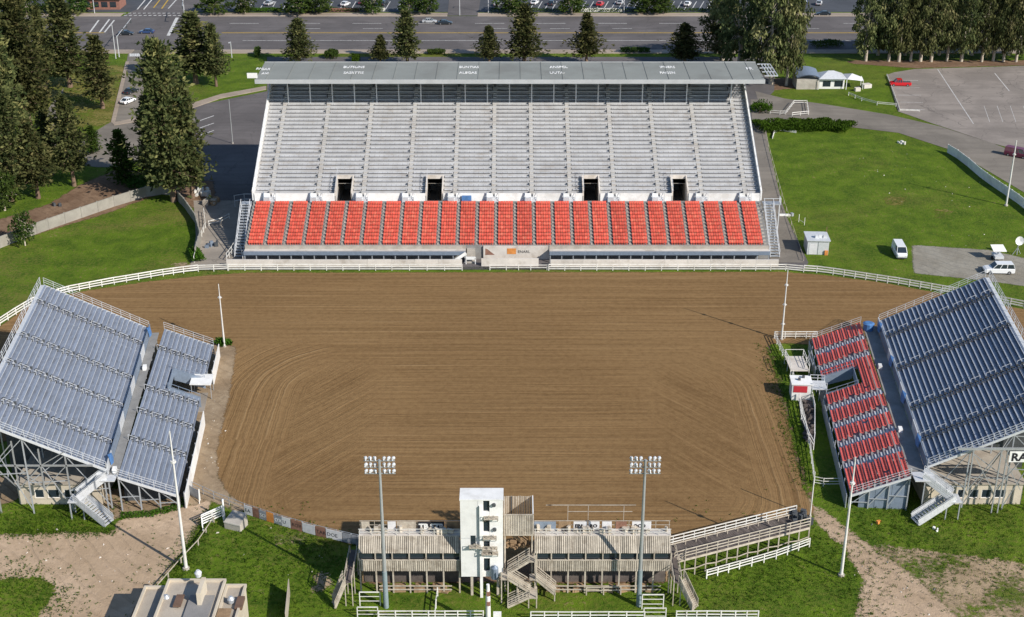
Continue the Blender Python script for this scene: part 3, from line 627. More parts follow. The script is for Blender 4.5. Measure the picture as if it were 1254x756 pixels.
# sign boards on the roof ends
mb = gmb(); q = P(313, 80, 26.5); mb.box(q.x - 0.6, q.x + 1.4, q.y - 6.5, q.y - 6.3, 25.6, 26.6); mb.build('end_sign', 'white_paint', roof)
mb = gmb()
for i in range(4): mb.beam((49.6, 262 + i * 3, 25.8), (52.2, 262 + i * 3, 25.8), 0.18); mb.beam((50.4 + i * .6, 262, 25.8), (50.4 + i * .6, 271, 25.8), 0.16)
mb.build('end_lattice', 'galv_light', roof)
# front walkway, fascia beam, posts, retaining wall
xa, xb, xc, xd = GX0 + 0.2, P(570, 311, 2)[0], P(673, 311, 2)[0], GX1 - 0.2
for s0, s1 in ((xa, xb), (xc, xd)):
    gmb().box(s0, s1, GF - 2.0, GF - 0.004, 2.0, 2.15).build('walkway', 'white_concrete', gs)
    gmb().box(s0, s1, GF - 2.22, GF - 2.004, 1.62, 2.30).build('edge_beam', 'steel_blue', gs)
    gmb().box(s0, s1, GF - 0.5, GF - 0.1, 2.154, 2.75).build('parapet', 'concrete', gs)
    n = int((s1 - s0) / 2.1)
    for k in range(n + 1):
        x = s0 + 0.15 + (s1 - s0 - 0.3) * k / n; gmb().box(x - 0.09, x + 0.09, GF - 2.0, GF - 1.82, 0, 1.995).build('post', 'galv', gs)
gmb().box(xb + 3.2, xc, GF - 0.35, GF - 0.004, 0, 2.62).build('centre_wall', 'white_concrete', gs)
gmb().box(xb + 2.9, xc - 2.0, GF - 3.6, GF - 3.3, 0, 1.5).build('low_wall', 'white_concrete', gs)
mb = gmb(); mb.box(P(621, 312, 1.8)[0], P(632, 312, 1.8)[0], GF - 0.40, GF - 0.355, 1.1, 2.2); mb.build('panel', 'orange', gs)
text('lettering', 'ENARL', 'ink', 0.75, (P(634, 312, 1.8)[0], GF - 0.37, 1.3), (1, 0, 0), (0, 0, 1), gs, GO)
mb = gmb(); mb.add([(P(594, 314, 1)[0], GF - 0.36, 0.9), (P(606, 314, 1)[0], GF - 0.36, 0.9), (P(597, 312, 2)[0], GF - 0.36, 2.0), (P(594, 312, 2)[0], GF - 0.36, 2.2)], [(0, 1, 2, 3)]); mb.build('panel', 'rust', gs)
mb = gmb(); xs0 = xb + 0.2
for k in range(6): mb.box(xs0, xs0 + 1.5, GF - 2.2 + k * 0.33, GF - 0.01, k * 0.36, 0.36 + k * 0.36)
mb.build('entry_stairs', 'concrete', gs)
mb = gmb(); mb.beam((xs0 - 0.1, GF - 2.6, 0), (xs0 - 0.1, GF - 2.6, 2.2), 0.15); mb.beam((xs0 - 2.4, GF - 2.8, 0.6), (xs0 - 0.1, GF - 2.6, 2.2), 0.12, 0.6); mb.beam((xs0 + 1.6, GF - 2.6, 0), (xs0 + 1.6, GF - 2.6, 1.3), 0.2); mb.beam((xs0 - 0.1, GF - 2.6, 1.2), (xs0 + 1.6, GF - 2.6, 1.2), 0.2, 0.5); mb.build('entry_gate', 'white_paint', gs)
# stairs at the two ends
for sgn, xe in ((-1, GX0 - 2.2), (1, GX1 + 0.3)):
    mb = gmb(); mb.box(xe, xe + 3.4 if sgn > 0 else xe + 1.9, YB - 0.6, YB + 1.0, ZB - 0.2, ZB); 
    for k in range(18): mb.box(xe + 0.2, xe + 1.8, YB - 0.6 - (k + 1) * 0.55, YB - 0.6 - k * 0.55, ZB - 0.36 * (k + 1) - 0.12, ZB - 0.36 * (k + 1))
    mb.build('end_stairs', 'galv', gs)
    mb = gmb()
    for x in (xe + 0.15, xe + 1.85):
        mb.beam((x, YB - 0.6, ZB + 1), (x, YB - 10.5, 1.2), 0.08); mb.beam((x, YB - 0.6, ZB - 0.2), (x, YB - 10.5, 0.1), 0.1, 0.3)
        for k in range(7): mb.beam((x, YB - 0.8 - k * 1.6, ZB - 0.2 - k * 1.05), (x, YB - 0.8 - k * 1.6, ZB + 0.9 - k * 1.05), 0.07)
        mb.beam((x, YB, 0), (x, YB, ZB), 0.18); mb.beam((x, YB - 4.5, 0), (x, YB - 4.5, ZB - 3.2), 0.15)
    if sgn > 0:
        for k in range(5): mb.beam((xe + 3.3, YB - .6 + k * .4, ZB), (xe + 3.3, YB - .6 + k * .4, ZB + 1.1), .06)
        mb.beam((xe + 3.3, YB - .6, ZB + 1.1), (xe + 3.3, YB + 1, ZB + 1.1), .08); mb.beam((xe, YB - .6, ZB + 1.1), (xe + 3.3, YB - .6, ZB + 1.1), .08); mb.beam((xe + 3.2, YB, 0), (xe + 3.2, YB, ZB), .18)
    mb.build('stair_rail', 'galv_light', gs)

wl = thing('retaining_wall', 'long low white concrete wall in front of the grandstand walkway', 'wall', (0, 226.8, 0))
WO = Vector(wl.location)
def wseg(x0, x1):
    n = int((x1 - x0) / 4.0)
    for k in range(n): MB(WO).box(x0 + (x1 - x0) * k / n + 0.01, x0 + (x1 - x0) * (k + 1) / n - 0.01, 226.6, 227.0, 0, 1.42 + U(-.02, .02)).build('panel', 'white_concrete', wl)
wseg(P(279, 325)[0], P(566, 325)[0]); wseg(P(674, 325)[0], P(952, 325)[0])

# ================================================================== side stands
def side_stand(name, label, cat, o2, ang, L, W, Rr, z0, rows, aisles, mat_bench, deckmat, seats=None, opening=None, front_wall=1.0, near_local=0.0, post_mat='galv', backrail=True, skirt=None, plank=0.36):
    root = thing(name, label, cat, (o2[0], o2[1], 0), ang)
    dw = W / rows; dz = Rr / rows
    cuts = [0.0] + [v for a in aisles for v in (a - (.9 if seats else .5), a + (.9 if seats else .5))] + [L]
    segs = [(cuts[i], cuts[i + 1]) for i in range(0, len(cuts), 2)]
    def split(x0, x1, y0, y1):
        if not opening or y0 >= opening[2] - 0.05: return [(x0, x1)]
        a, b_ = opening[0], opening[1]
        if b_ <= x0 or a >= x1: return [(x0, x1)]
        r = []
        if a - x0 > 0.3: r.append((x0, a))
        if x1 - b_ > 0.3: r.append((b_, x1))
        return r
    mb = MB()
    for r in range(rows):
        y = r * dw; z = z0 + r * dz
        for (a, b_) in split(0, L, y, y + dw):
            mb.box(a, b_, y, y + dw - 0.02, z - 0.06, z); mb.box(a, b_, y + dw - 0.05, y + dw - 0.022, z + 0.003, z + dz - 0.065)
    mb.build('deck', deckmat, root)
    for (a, b_) in segs:
        for r in range(rows):
            y = r * dw; z = z0 + r * dz
            for (s0, s1) in split(a + 0.05, b_ - 0.05, y, y + dw):
                mb = MB()
                if seats:
                    n = max(1, int((s1 - s0) / 0.48)); st = (s1 - s0) / n
                    for k in range(n):
                        if R.random() < 0.02: continue
                        x = s0 + k * st + 0.03; mb.box(x, x + st - 0.07, y + 0.02, y + 0.46, z + 0.34, z + 0.40)
                        mb.add([(x, y + .40, z + .40), (x + st - .07, y + .40, z + .40), (x + st - .07, y + .50, z + .60), (x, y + .50, z + .60), (x, y + .45, z + .40), (x + st - .07, y + .45, z + .40), (x + st - .07, y + .55, z + .60), (x, y + .55, z + .60)], BOXF)
                    mb.build('seat_row', mat_bench, root, kind='stuff')
                else:
                    mb.box(s0, s1, y + dw * 0.42, y + dw * 0.42 + plank, z + 0.24, z + 0.29)
                    n = max(1, int((s1 - s0) / 2.2))
                    for k in range(n + 1):
                        x = s0 + 0.1 + (s1 - s0 - 0.2) * k / n; mb.box(x - 0.03, x + 0.03, y + dw * 0.5, y + dw * 0.5 + 0.08, z, z + 0.24)
                    mb.box(s0, s1, y + dw * 0.42 - .045, y + dw * 0.42 - .003, z + 0.22, z + 0.30)
                    bo = mb.build('bench', mat_bench, root); bo.data.materials.append(MAT['galv_light'])
                    for pl in list(bo.data.polygons)[-6:]: pl.material_index = 1
    for a in aisles:
        mb = MB()
        for r in range(rows):
            y = r * dw; z = z0 + r * dz
            if split(a - 0.3, a + 0.3, y, y + dw) != [(a - 0.3, a + 0.3)]: continue
            aw_ = .75 if seats else .42; mb.box(a - aw_, a + aw_, y + dw * 0.5, y + dw - 0.055, z + 0.003, z + dz / 2)
        mb.build('aisle_steps', 'galv_light', root, kind='stuff')
        mb = MB()
        for r in range(0, rows if not seats else 0, 3):
            if r * dw < (opening[2] if opening and opening[0] < a < opening[1] else -1): continue
            y = r * dw + 0.2; z = z0 + r * dz
            mb.beam((a - 0.5, y, z), (a - 0.5, y, z + 0.9), 0.05); mb.beam((a - 0.5, y, z + 0.9), (a - 0.5, y + dw * 1.8, z + 0.9 + dz * 1.8), 0.05); mb.beam((a - 0.5, y + dw * 1.8, z + 0.5), (a - 0.5, y + dw * 1.8, z + 0.9 + dz * 1.8), 0.05)
        if mb.v: mb.build('aisle_rail', 'galv_light', root, kind='stuff')
        mb = MB()
        for r in range(rows if not seats else 0):
            y = r * dw; z = z0 + r * dz
            if split(a - 0.3, a + 0.3, y, y + dw) == [(a - 0.3, a + 0.3)]: mb.box(a + 0.40, a + 0.56, y + .1, y + 0.42, z + .003, z + 0.44); mb.box(a - 0.56, a - 0.44, y + .1, y + 0.42, z + .003, z + 0.40)
        if mb.v: mb.build('aisle_dark_block', 'dark_steel', root, kind='stuff')  # dark blocks dotted along both edges of the aisle
    # railings at the two ends and at the back
    for x in (-0.08, L + 0.08):
        mb = MB(); n = rows // 2
        for k in range(n + 1):
            y = W * k / n; z = z0 + Rr * k / n; mb.beam((x, y, z - 0.1), (x, y, z + 1.15), 0.05)
        for h in (1.15, 0.8, 0.45): mb.beam((x, 0, z0 + h), (x, W, z0 + Rr + h), 0.045)
        mb.beam((x, 0, z0 - 0.15), (x, W, z0 + Rr - 0.15), 0.12, 0.32); mb.build('end_rail', 'galv_light', root)
    if backrail:
        mb = MB(); n = int(L / 2)
        for k in range(n + 1): mb.beam((L * k / n, W + 0.5, z0 + Rr - 0.3), (L * k / n, W + 0.5, z0 + Rr + 1.3), 0.06)
        for h in (1.3, 0.9, 0.5): mb.beam((0, W + 0.5, z0 + Rr + h), (L, W + 0.5, z0 + Rr + h), 0.05)
        mb.build('back_rail', 'galv_light', root)
        MB().box(0, L, W, W + 0.55, z0 + Rr - 0.12, z0 + Rr).build('back_walk', 'galv_light', root)
    # steel frame below
    nf = max(3, int(L / 8.0)); lines = [W * k / 3 for k in range(4)]
    for i in range(nf + 1):
        x = 0.15 + (L - 0.3) * i / nf
        for y in lines:
            if opening and opening[0] - .1 < x < opening[1] + .1 and y < opening[2]: continue
            MB().beam((x, y, 0), (x, y, z0 + Rr * y / W - 0.3), 0.16).build('post', post_mat, root)
        mb = MB()
        if not (opening and opening[0] - .1 < x < opening[1] + .1): mb.beam((x, 0, z0 - 0.2), (x, W, z0 + Rr - 0.25), 0.12, 0.25)
        for k in range(3 if (i in (0, nf) or i % 2 == 0) else 0):
            y0, y1 = lines[k], lines[k + 1]
            if opening and opening[0] - .1 < x < opening[1] + .1 and y0 < opening[2]: continue
            zt0 = z0 + Rr * y0 / W - 0.4; zt1 = z0 + Rr * y1 / W - 0.4
            mb.beam((x, y0, 0.4), (x, y1, zt1), 0.09); mb.beam((x, y0, zt0 * 0.55), (x, y1, zt0 * 0.55), 0.10)
            if zt0 > 5: mb.beam((x, y0, zt0), (x, y1, zt0 * 0.55), 0.09)
        if mb.v: mb.build('brace', post_mat, root)
    if opening:
        a, b_, yo = opening; rr_ = int(round(yo / dw)); zz = z0 + rr_ * dz
        mb = MB()
        for x in (a, b_):
            mb.beam((x, 0, z0 + 1.0), (x, yo, zz + 1.0), 0.06); mb.beam((x, 0, z0 + 0.5), (x, yo, zz + 0.5), 0.05)
            mb.add([(x - .05, 0, z0 - 1.2), (x + .05, 0, z0 - 1.2), (x + .05, yo, zz - 1.6), (x - .05, yo, zz - 1.6), (x - .05, 0, z0 + 0.4), (x + .05, 0, z0 + 0.4), (x + .05, yo, zz + 0.35), (x - .05, yo, zz + 0.35)], BOXF)
            for k in range(4): mb.beam((x, yo * k / 3, z0 + (zz - z0) * k / 3), (x, yo * k / 3, z0 + 1 + (zz - z0) * k / 3), 0.05)
        mb.box(a, b_, yo + 0.01, yo + 0.1, zz - 1.0, zz + 0.3); mb.build('entrance_sides', 'steel_blue', root)
        MB().box(a, b_, -0.3, W - 0.2, 0.05, 0.12).build('entrance_floor', 'concrete_slab', root)
    if skirt:  # steel-blue ones are cladding; dark ones are added to imitate under-deck shade
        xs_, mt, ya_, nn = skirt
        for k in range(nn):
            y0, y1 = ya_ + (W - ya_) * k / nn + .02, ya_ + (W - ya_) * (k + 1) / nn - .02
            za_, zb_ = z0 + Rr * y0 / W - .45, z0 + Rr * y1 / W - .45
            MB().add([(xs_, y0, 0), (xs_ + .08, y0, 0), (xs_ + .08, y1, 0), (xs_, y1, 0), (xs_, y0, za_), (xs_ + .08, y0, za_), (xs_ + .08, y1, zb_), (xs_, y1, zb_)], BOXF).build('skirt_shade_panel', mt, root)
    return root

radL, radR = math.radians(95.9), math.radians(84.6 + 180)
# left lower, left upper
sLL = side_stand('bleachers', 'lower blue-grey bleacher bank beside the arena with a white awning at its entrance', 'bleachers', (-42.5, 147.6), math.radians(95.45), 43.2, 7.2, 3.2, 2.0, 11, [9.6, 17.2, 23.9, 36.6], 'blue_bench', 'blue_deck', None, (25.4, 31.2, 4.4), backrail=False, skirt=(2.4, 'dark_steel', .3, 3))  # dark_steel skirts are added so the space beneath reads as shade
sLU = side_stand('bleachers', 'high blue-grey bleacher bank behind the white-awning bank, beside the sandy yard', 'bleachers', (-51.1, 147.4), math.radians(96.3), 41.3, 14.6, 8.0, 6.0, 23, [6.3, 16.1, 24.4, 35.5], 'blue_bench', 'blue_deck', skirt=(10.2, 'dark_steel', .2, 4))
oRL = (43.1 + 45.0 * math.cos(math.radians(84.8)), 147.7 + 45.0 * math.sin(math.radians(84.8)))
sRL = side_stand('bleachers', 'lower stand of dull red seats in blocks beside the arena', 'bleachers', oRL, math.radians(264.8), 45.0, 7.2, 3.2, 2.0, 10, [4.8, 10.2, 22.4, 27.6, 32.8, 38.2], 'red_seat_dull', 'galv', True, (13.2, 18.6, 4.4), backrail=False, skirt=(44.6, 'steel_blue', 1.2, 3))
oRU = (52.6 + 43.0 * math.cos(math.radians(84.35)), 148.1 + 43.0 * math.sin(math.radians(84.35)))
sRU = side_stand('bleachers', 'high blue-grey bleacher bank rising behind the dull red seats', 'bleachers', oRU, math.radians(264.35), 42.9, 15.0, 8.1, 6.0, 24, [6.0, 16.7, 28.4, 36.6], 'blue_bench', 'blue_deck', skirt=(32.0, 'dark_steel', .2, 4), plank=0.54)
# walkway between the two banks (belongs to the upper bank), wall with blue tarps
def concourse(root, L, wd, z, tarps, bins):
    MB().box(0, L, -wd, -0.2, z - 0.15, z).build('concourse', 'seat_terrace', root)
    n = 12
    for k in range(n): MB().box(L * k / n + 0.02, L * (k + 1) / n - 0.02, -0.18, -0.04, z + 0.003, 6.0 + 0.75).build('front_panel', 'steel_blue' if k % 3 else 'galv_light', root)
    for x in tarps: 
        l = U(1.6, 2.6)
        MB().add([(x, -0.25, 6.8), (x + l, -0.25, 6.75), (x + l, -0.42, z + 0.6), (x + l * .5, -0.55, z + 0.5), (x, -0.38, z + 0.55), (x + l * .5, -.3, 6.85), (x + l * .5, .1, 6.9)], [(0, 5, 3, 4), (5, 1, 2, 3), (0, 6, 5), (5, 6, 1)]).build('tarp', 'tarp_blue', root)
    for x in bins: MB().cbox((x, -wd + 0.5, z + .003), 0.9, 0.5, 0.55).build('box', 'white_paint', root)
    mb = MB()
    for k in range(int(L / 3) + 1): mb.beam((min(L, k * 3), -wd + 0.1, 0), (min(L, k * 3), -wd + 0.1, z - 0.15), 0.14)
    mb.build('concourse_posts', 'galv', root)
concourse(sLU, 41.3, 1.35, 5.25, (1.2, 38.5), (0.5, 29))
concourse(sRU, 42.9, 2.3, 5.25, (1.5, 13, 24, 36), (14.5, 33))
# blue drum at the far end of the red stand walkway
q = P(1063, 404, 5.25); t_ = MB(); t_.tube((0, 0, 0), (0, 0, 1.1), 0.75, 0.85, 12); t_.tube((0, 0, 1.1), (0, 0, 1.25), 0.9, 0.6, 12)
o = t_.build('drum', 'tarp_blue'); o.location = (q.x, q.y, 5.25); tag(o, 'bright blue drum at the end of the walkway behind red seats', 'drum')

# front kick walls
for nm, lb, o2, an, L_, skip in (('barrier_wall', 'white barrier along the foot of the blue-grey bleachers', (-41.9, 147.6), 95.45, 43.2, (24.5, 32)), ('barrier_wall', 'grey barrier along the foot of the red seat stand', oRL, 264.8, 45.0, (12.8, 19))):
    w_ = thing(nm, lb, 'wall', (o2[0], o2[1], 0), math.radians(an)); n = 14; white = an < 180
    for k in range(n):
        a, b_ = L_ * k / n, L_ * (k + 1) / n
        if b_ > skip[0] and a < skip[1]: continue
        yy = -0.3 if white else -0.45
        MB().box(a + 0.015, b_ - 0.015, yy, yy + 0.1, 0, 2.3 if white else 1.9).build('panel', 'white_paint' if white else 'galv', w_)
        MB().beam((a, yy + 0.16, 0), (a, yy + 0.16, 2.5), 0.09).build('post', 'galv', w_)

# huts tucked under the upper banks
def hut(label, x0, x1, y0, y1, wins, door):
    r = thing('block_hut', label, 'building', ((x0 + x1) / 2, y0, 0)); O = Vector(r.location)
    h = 3.1; mb = MB(O); ops = sorted([(a, b_, 0.95, 2.2) for a, b_ in wins] + [(door[0], door[1], 0.0, 2.15)])
    # front wall built around its openings
    xs_ = [x0] + [v for q in ops for v in q[:2]] + [x1]
    for i in range(0, len(xs_), 2): mb.box(xs_[i], xs_[i + 1], y0, y0 + 0.2, 0, h)
    for a, b_, zb_, zt in ops:
        mb.box(a, b_, y0, y0 + 0.2, zt, h)
        if zb_ > 0: mb.box(a, b_, y0, y0 + 0.2, 0, zb_)
    mb.box(x0, x0 + 0.2, y0 + 0.2, y1, 0, h); mb.box(x1 - 0.2, x1, y0 + 0.2, y1, 0, h); mb.box(x0 + .2, x1 - .2, y1 - 0.2, y1, 0, h)
    mb.build('wall', 'tan_wall', r)
    MB(O).box(x0 - 0.25, x1 + 0.25, y0 - 0.3, y1 + 0.2, h + 0.003, h + 0.18).build('roof', 'tan_roof', r)
    for a, b_ in wins:
        wn_ = MB(O); f = 0.07
        wn_.box(a, b_, y0 + 0.05, y0 + 0.12, 0.95, 0.95 + f); wn_.box(a, b_, y0 + 0.05, y0 + 0.12, 2.2 - f, 2.2); wn_.box(a, a + f, y0 + 0.05, y0 + 0.12, 0.95 + f, 2.2 - f); wn_.box(b_ - f, b_, y0 + 0.05, y0 + 0.12, 0.95 + f, 2.2 - f)
        wo = wn_.build('window', 'white_paint', r); MB(O).box(a + f, b_ - f, y0 + 0.08, y0 + 0.1, 0.95 + f, 2.2 - f).build('pane', 'glass', wo)
        MB(O).box(a - 0.1, b_ + 0.1, y0 - 0.08, y0 - 0.003, 0.85, 0.94).build('sill', 'tan_wall', wo)
    d = MB(O).box(door[0] + 0.03, door[1] - 0.03, y0 + 0.06, y0 + 0.11, 0.0, 2.12).build('door', 'tan_roof', r); MB(O).box(door[1] - 0.2, door[1] - 0.12, y0 + 0.02, y0 + 0.058, 1.0, 1.08).build('handle', 'dark_steel', d)
    for k in range(int((x1 - x0) / 2)):
        MB(O).box(x0 + 1 + k * 2 - 0.08, x0 + 1 + k * 2 + 0.08, y0 - 0.1, y0 - 0.003, 0, h).build('pilaster', 'tan_wall', r) if all(not (a - .15 < x0 + 1 + k * 2 < b_ + .15) for a, b_, *_ in ops) else None
    return r
X = lambda px: P(px, 605, 1.5)[0]
hut('cream block hut with three windows beneath the high bleachers beside the sandy yard', -63.3, -52.6, 148.6, 156.5, [(X(43), X(54)), (X(59), X(73)), (X(79), X(92))], (X(30), X(38)))
hut('cream block hut with windows beneath the high bleachers behind the red seats', 52.8, 65.4, 148.6, 156.5, [(X(1172), X(1181)), (X(1187), X(1197.5)), (X(1201.5), X(1213.5)), (X(1218), X(1231))], (X(1234), X(1240)))

# banner on the right upper frame
bn = thing('banner', 'white banner with black lettering hung on steel frame above the cream hut', 'banner', (66.2, 146.4, 0)); BO = Vector(bn.location)
zb = ztop(566, 146.4); zt = ztop(553, 146.4); xb_ = P(1231, 560, zb)[0]
MB(BO).box(xb_, xb_ + 5.2, 146.36, 146.42, zb, zt).build('sheet', 'white_paint', bn)
text('lettering', 'RANGE', 'ink', 1.55, (xb_ + 0.25, 146.34, zb + 0.22), (1, 0, 0), (0, 0, 1), bn, BO, 0.01, bold=0.05)
mb = MB(BO); mb.beam((55.5, 146.6, zt + 0.25), (xb_ + 5.5, 146.6, zt + 0.25), 0.2, 0.3)
for x in (57.5, 61.0, xb_ - 0.2, xb_ + 4.6): mb.beam((x, 146.6, 0 if x > 60 else 3.3), (x, 146.6, zt + 0.2), 0.15)
for x in (57.5, 61.0): mb.beam((x, 146.6, 3.4), (x + 3.2, 146.6, zt - .4), 0.09); mb.beam((x + 3.2, 146.6, 3.4), (x, 146.6, zt - .4), 0.09)
mb.build('frame', 'mast_grey', bn)
mb = MB(); 
fr_ = thing('steel_frame', 'grey steel truss standing over the cream hut roof by the sandy yard', 'frame', (-58, 146.4, 0)); FO = Vector(fr_.location)
mb = MB(FO)
for x in (-65.0, -62.2, -59.0, -55.8): mb.beam((x, 146.6, 3.4 if x > -63 else 0), (x, 146.6, 8.0 + (-55 - x) * 0.35), 0.16)
mb.beam((-66, 146.6, 7.0), (-52.5, 146.6, 7.0), 0.16, 0.22); mb.beam((-65, 146.6, 7.0), (-62.2, 146.6, 10.2), 0.12); mb.beam((-62.2, 146.6, 3.6), (-65, 146.6, 7.0), 0.12); mb.beam((-62.2, 146.6, 3.6), (-59, 146.6, 7.0), 0.12); mb.beam((-59, 146.6, 3.6), (-62.2, 146.6, 7.0), 0.1); mb.beam((-59, 146.6, 3.6), (-55.8, 146.6, 7.0), 0.1); mb.beam((-59, 146.6, 7.0), (-55.8, 146.6, 9.0), .1)
mb.build('truss', 'mast_grey', fr_)

# switchback stairs from the walkways to the ground
def stairs(label, top, land, foot, z_top, z_land):
    r = thing('staircase', label, 'stairs', (land[0], land[1], 0)); O = Vector(r.location)
    def flight(a, b_, za, zb_):
        a = Vector((a[0], a[1], za)); b_ = Vector((b_[0], b_[1], zb_)); d = b_ - a; n = max(4, int(abs(za - zb_) / 0.19)); s = Vector((-d.y, d.x, 0)).normalized()
        ang = math.atan2(d.y, d.x)
        mb = MB(O)
        for k in range(n):
            c = a + d * ((k + 0.5) / n); mb.cbox((c.x, c.y, c.z - 0.05), d.to_2d().length / n * 1.05, 1.5, 0.05, ang)
        for q in (-1, 1): mb.beam(a + s * 0.8 * q, b_ + s * 0.8 * q, 0.08, 0.3)
        f = mb.build('flight', 'galv_light', r)
        for q in (-1, 1):
            mb = MB(O); o_ = s * 0.82 * q
            m = max(3, int(d.length / 0.9))
            for k in range(m + 1): c = a + d * (k / m) + o_; mb.beam(c, c + Vector((0, 0, 1.05)), 0.05)
            for h in (1.05, 0.7, 0.4): mb.beam(a + o_ + Vector((0, 0, h)), b_ + o_ + Vector((0, 0, h)), 0.05)
            mb.beam(a + o_ + Vector((0, 0, 0.5)), b_ + o_ + Vector((0, 0, 0.5)), 0.02, 0.7); mb.build('balustrade', 'galv_light', f)
    flight(top, land, z_top, z_land); flight(land, foot, z_land, 0.05)
    mb = MB(O); mb.cbox((land[0], land[1], z_land - 0.15), 2.0, 2.0, 0.15); mb.build('landing', 'galv_light', r)
    mb = MB(O); mb.cbox((top[0], top[1], z_top - 0.2), 2.6, 2.2, 0.15); mb.build('top_landing', 'galv_light', r)
    for dx, dy in ((-0.8, -0.8), (0.8, -0.8), (-0.8, 0.8)): MB(O).beam((land[0] + dx, land[1] + dy, 0), (land[0] + dx, land[1] + dy, z_land - 0.15), 0.14).build('post', 'galv', r)
    MB(O).beam((top[0], top[1] - 0.8, 0), (top[0], top[1] - 0.8, z_top - 0.2), 0.14).build('post', 'galv', r)
stairs('grey switchback stairs at the end of the blue-grey bleachers by the sandy yard', P(130, 583, 5.2)[:2], P(95, 610, 2.7)[:2], P(134, 642, 0)[:2], 5.2, 2.7)
stairs('grey switchback stairs at the end of the red seat stand', P(1131, 583, 5.2)[:2], P(1166, 610, 2.7)[:2], P(1120, 640, 0)[:2], 5.2, 2.7)
# ================================================================== press building by the near edge of the arena
PY = 129.7
def boards(O, x0, x1, y, z0, z1, mat, y1=None, wd=0.24, tilt=0.0):
    """upright boards with open joints; top set back by tilt"""
    mb = MB(O); x = x0
    while x < x1 - 0.05:
        e = min(x + wd, x1); j = U(-0.02, 0.02); h = U(-0.03, 0.03); tt = max(-1.2, min(1, R.gauss(0, .6)))
        mb.add([(x + .034, y + j, z0), (e - .034, y + j, z0), (e - .034, y + j + .04, z0), (x + .034, y + j + .04, z0), (x + .034, y + j + tilt, z1 + h), (e - .034, y + j + tilt, z1 + h), (e - .034, y + j + tilt + .04, z1 + h), (x + .034, y + j + tilt + .04, z1 + h)], BOXF, tt)
        x = e
    return mb
def press_wing(label, x0, x1, nbay, junk):
    r = thing('press_box', label, 'press box', ((x0 + x1) / 2, PY, 0)); O = Vector(r.location); D = 2.6
    MB(O).box(x0, x1, PY + 0.1, PY + D, 3.2, 3.35).build('floor', 'wood_grey', r)
    boards(O, x0, x1, PY, 3.15, 4.58, 'wood_grey').build('lower_boards', 'wood_grey', r, kind='stuff', tint=True)
    MB(O).box(x0 + .1, x1 - .1, PY + .09, PY + .13, 3.4, 4.6).build('backing', 'wood_dark', r)
    MB(O).add([(x0 + .1, PY + .14, 5.64), (x1 - .1, PY + .14, 5.64), (x1 - .1, PY + 1.34, 6.98), (x0 + .1, PY + 1.34, 6.98), (x0 + .1, PY + .16, 5.60), (x1 - .1, PY + .16, 5.60), (x1 - .1, PY + 1.38, 6.94), (x0 + .1, PY + 1.38, 6.94)], BOXF).build('backing', 'wood_dark', r)
    MB(O).box(x0, x1, PY - 0.06, PY + 0.14, 4.61, 4.70).build('rail_cap', 'wood_grey', r)
    # window band
    for k in range(nbay + 1):
        x = x0 + (x1 - x0) * k / nbay; MB(O).box(x - 0.07, x + 0.07, PY, PY + 0.12, 4.704, 5.62).build('mullion', 'wood_grey', r)
        MB(O).beam((x if 0 < k < nbay else (x + .1 if k == 0 else x - .1), PY + 0.2, 0), (x if 0 < k < nbay else (x + .1 if k == 0 else x - .1), PY + 0.2, 3.19), 0.17).build('post', 'wood_grey', r)
        MB(O).beam((x if 0 < k < nbay else (x + .1 if k == 0 else x - .1), PY + D - 0.2, 0), (x if 0 < k < nbay else (x + .1 if k == 0 else x - .1), PY + D - 0.2, 3.19), 0.17).build('post', 'wood_brown', r)
    for k in range(nbay):
        xa_, xb_ = x0 + (x1 - x0) * k / nbay + 0.075, x0 + (x1 - x0) * (k + 1) / nbay - 0.075
        MB(O).box(xa_, xb_, PY + 0.25, PY + 0.28, 4.71, 5.62).build('pane', 'glass', r)
    # upper boards lean back to the roof deck
    boards(O, x0, x1, PY - 0.02, 5.63, 7.15, 'wood_grey', tilt=1.25).build('upper_boards', 'wood_grey', r, kind='stuff', tint=True)
    mb = MB(O); mb.box(x0, x0 + 0.12, PY + 0.3, PY + D, 3.36, 5.6); mb.box(x1 - 0.12, x1, PY + 0.3, PY + D, 3.36, 5.6); mb.box(x0 + .13, x1 - .13, PY + D - 0.1, PY + D, 3.36, 6.99); mb.build('wall', 'wood_grey', r)
    MB(O).box(x0, x1, PY + 1.28, PY + D + 0.1, 7.0, 7.18).build('roof_deck', 'white_concrete', r)
    mb = MB(O); n = int((x1 - x0) / 1.5)
    for k in range(n + 1): x = x0 + 0.1 + (x1 - x0 - 0.2) * k / n; mb.beam((x, PY + D, 7.18), (x, PY + D, 8.3), 0.06)
    mb.beam((x0, PY + D, 8.3), (x1, PY + D, 8.3), 0.06); mb.beam((x0, PY + D, 7.75), (x1, PY + D, 7.75), 0.05); mb.build('roof_rail', 'wood_grey', r)
    for (f0, f1, mt, txt) in junk:
        xa_, xb_ = x0 + (x1 - x0) * f0, x0 + (x1 - x0) * f1
        p_ = MB(O).box(xa_, xb_, PY + D - 0.14, PY + D - 0.06, 7.2, 8.25).build('sign_panel', mt, r)
        if txt: text('lettering', txt, 'ink', 0.6, (xa_ + 0.15, PY + D - 0.16, 7.5), (1, 0, 0), (0, 0, 1), p_, O, 0.008, bold=0.03)
    mb = MB(O); n = int((x1 - x0) / 1.3)
    for k in range(n + 1): x = x0 + 0.1 + (x1 - x0 - 0.2) * k / n; mb.beam((x, PY + 1.34, 7.18), (x, PY + 1.34, 8.0), 0.05)
    for z in (8.0, 7.6): mb.beam((x0, PY + 1.34, z), (x1, PY + 1.34, z), 0.05)
    mb.build('front_rail', 'fence_white', r)
    mb = MB(O)
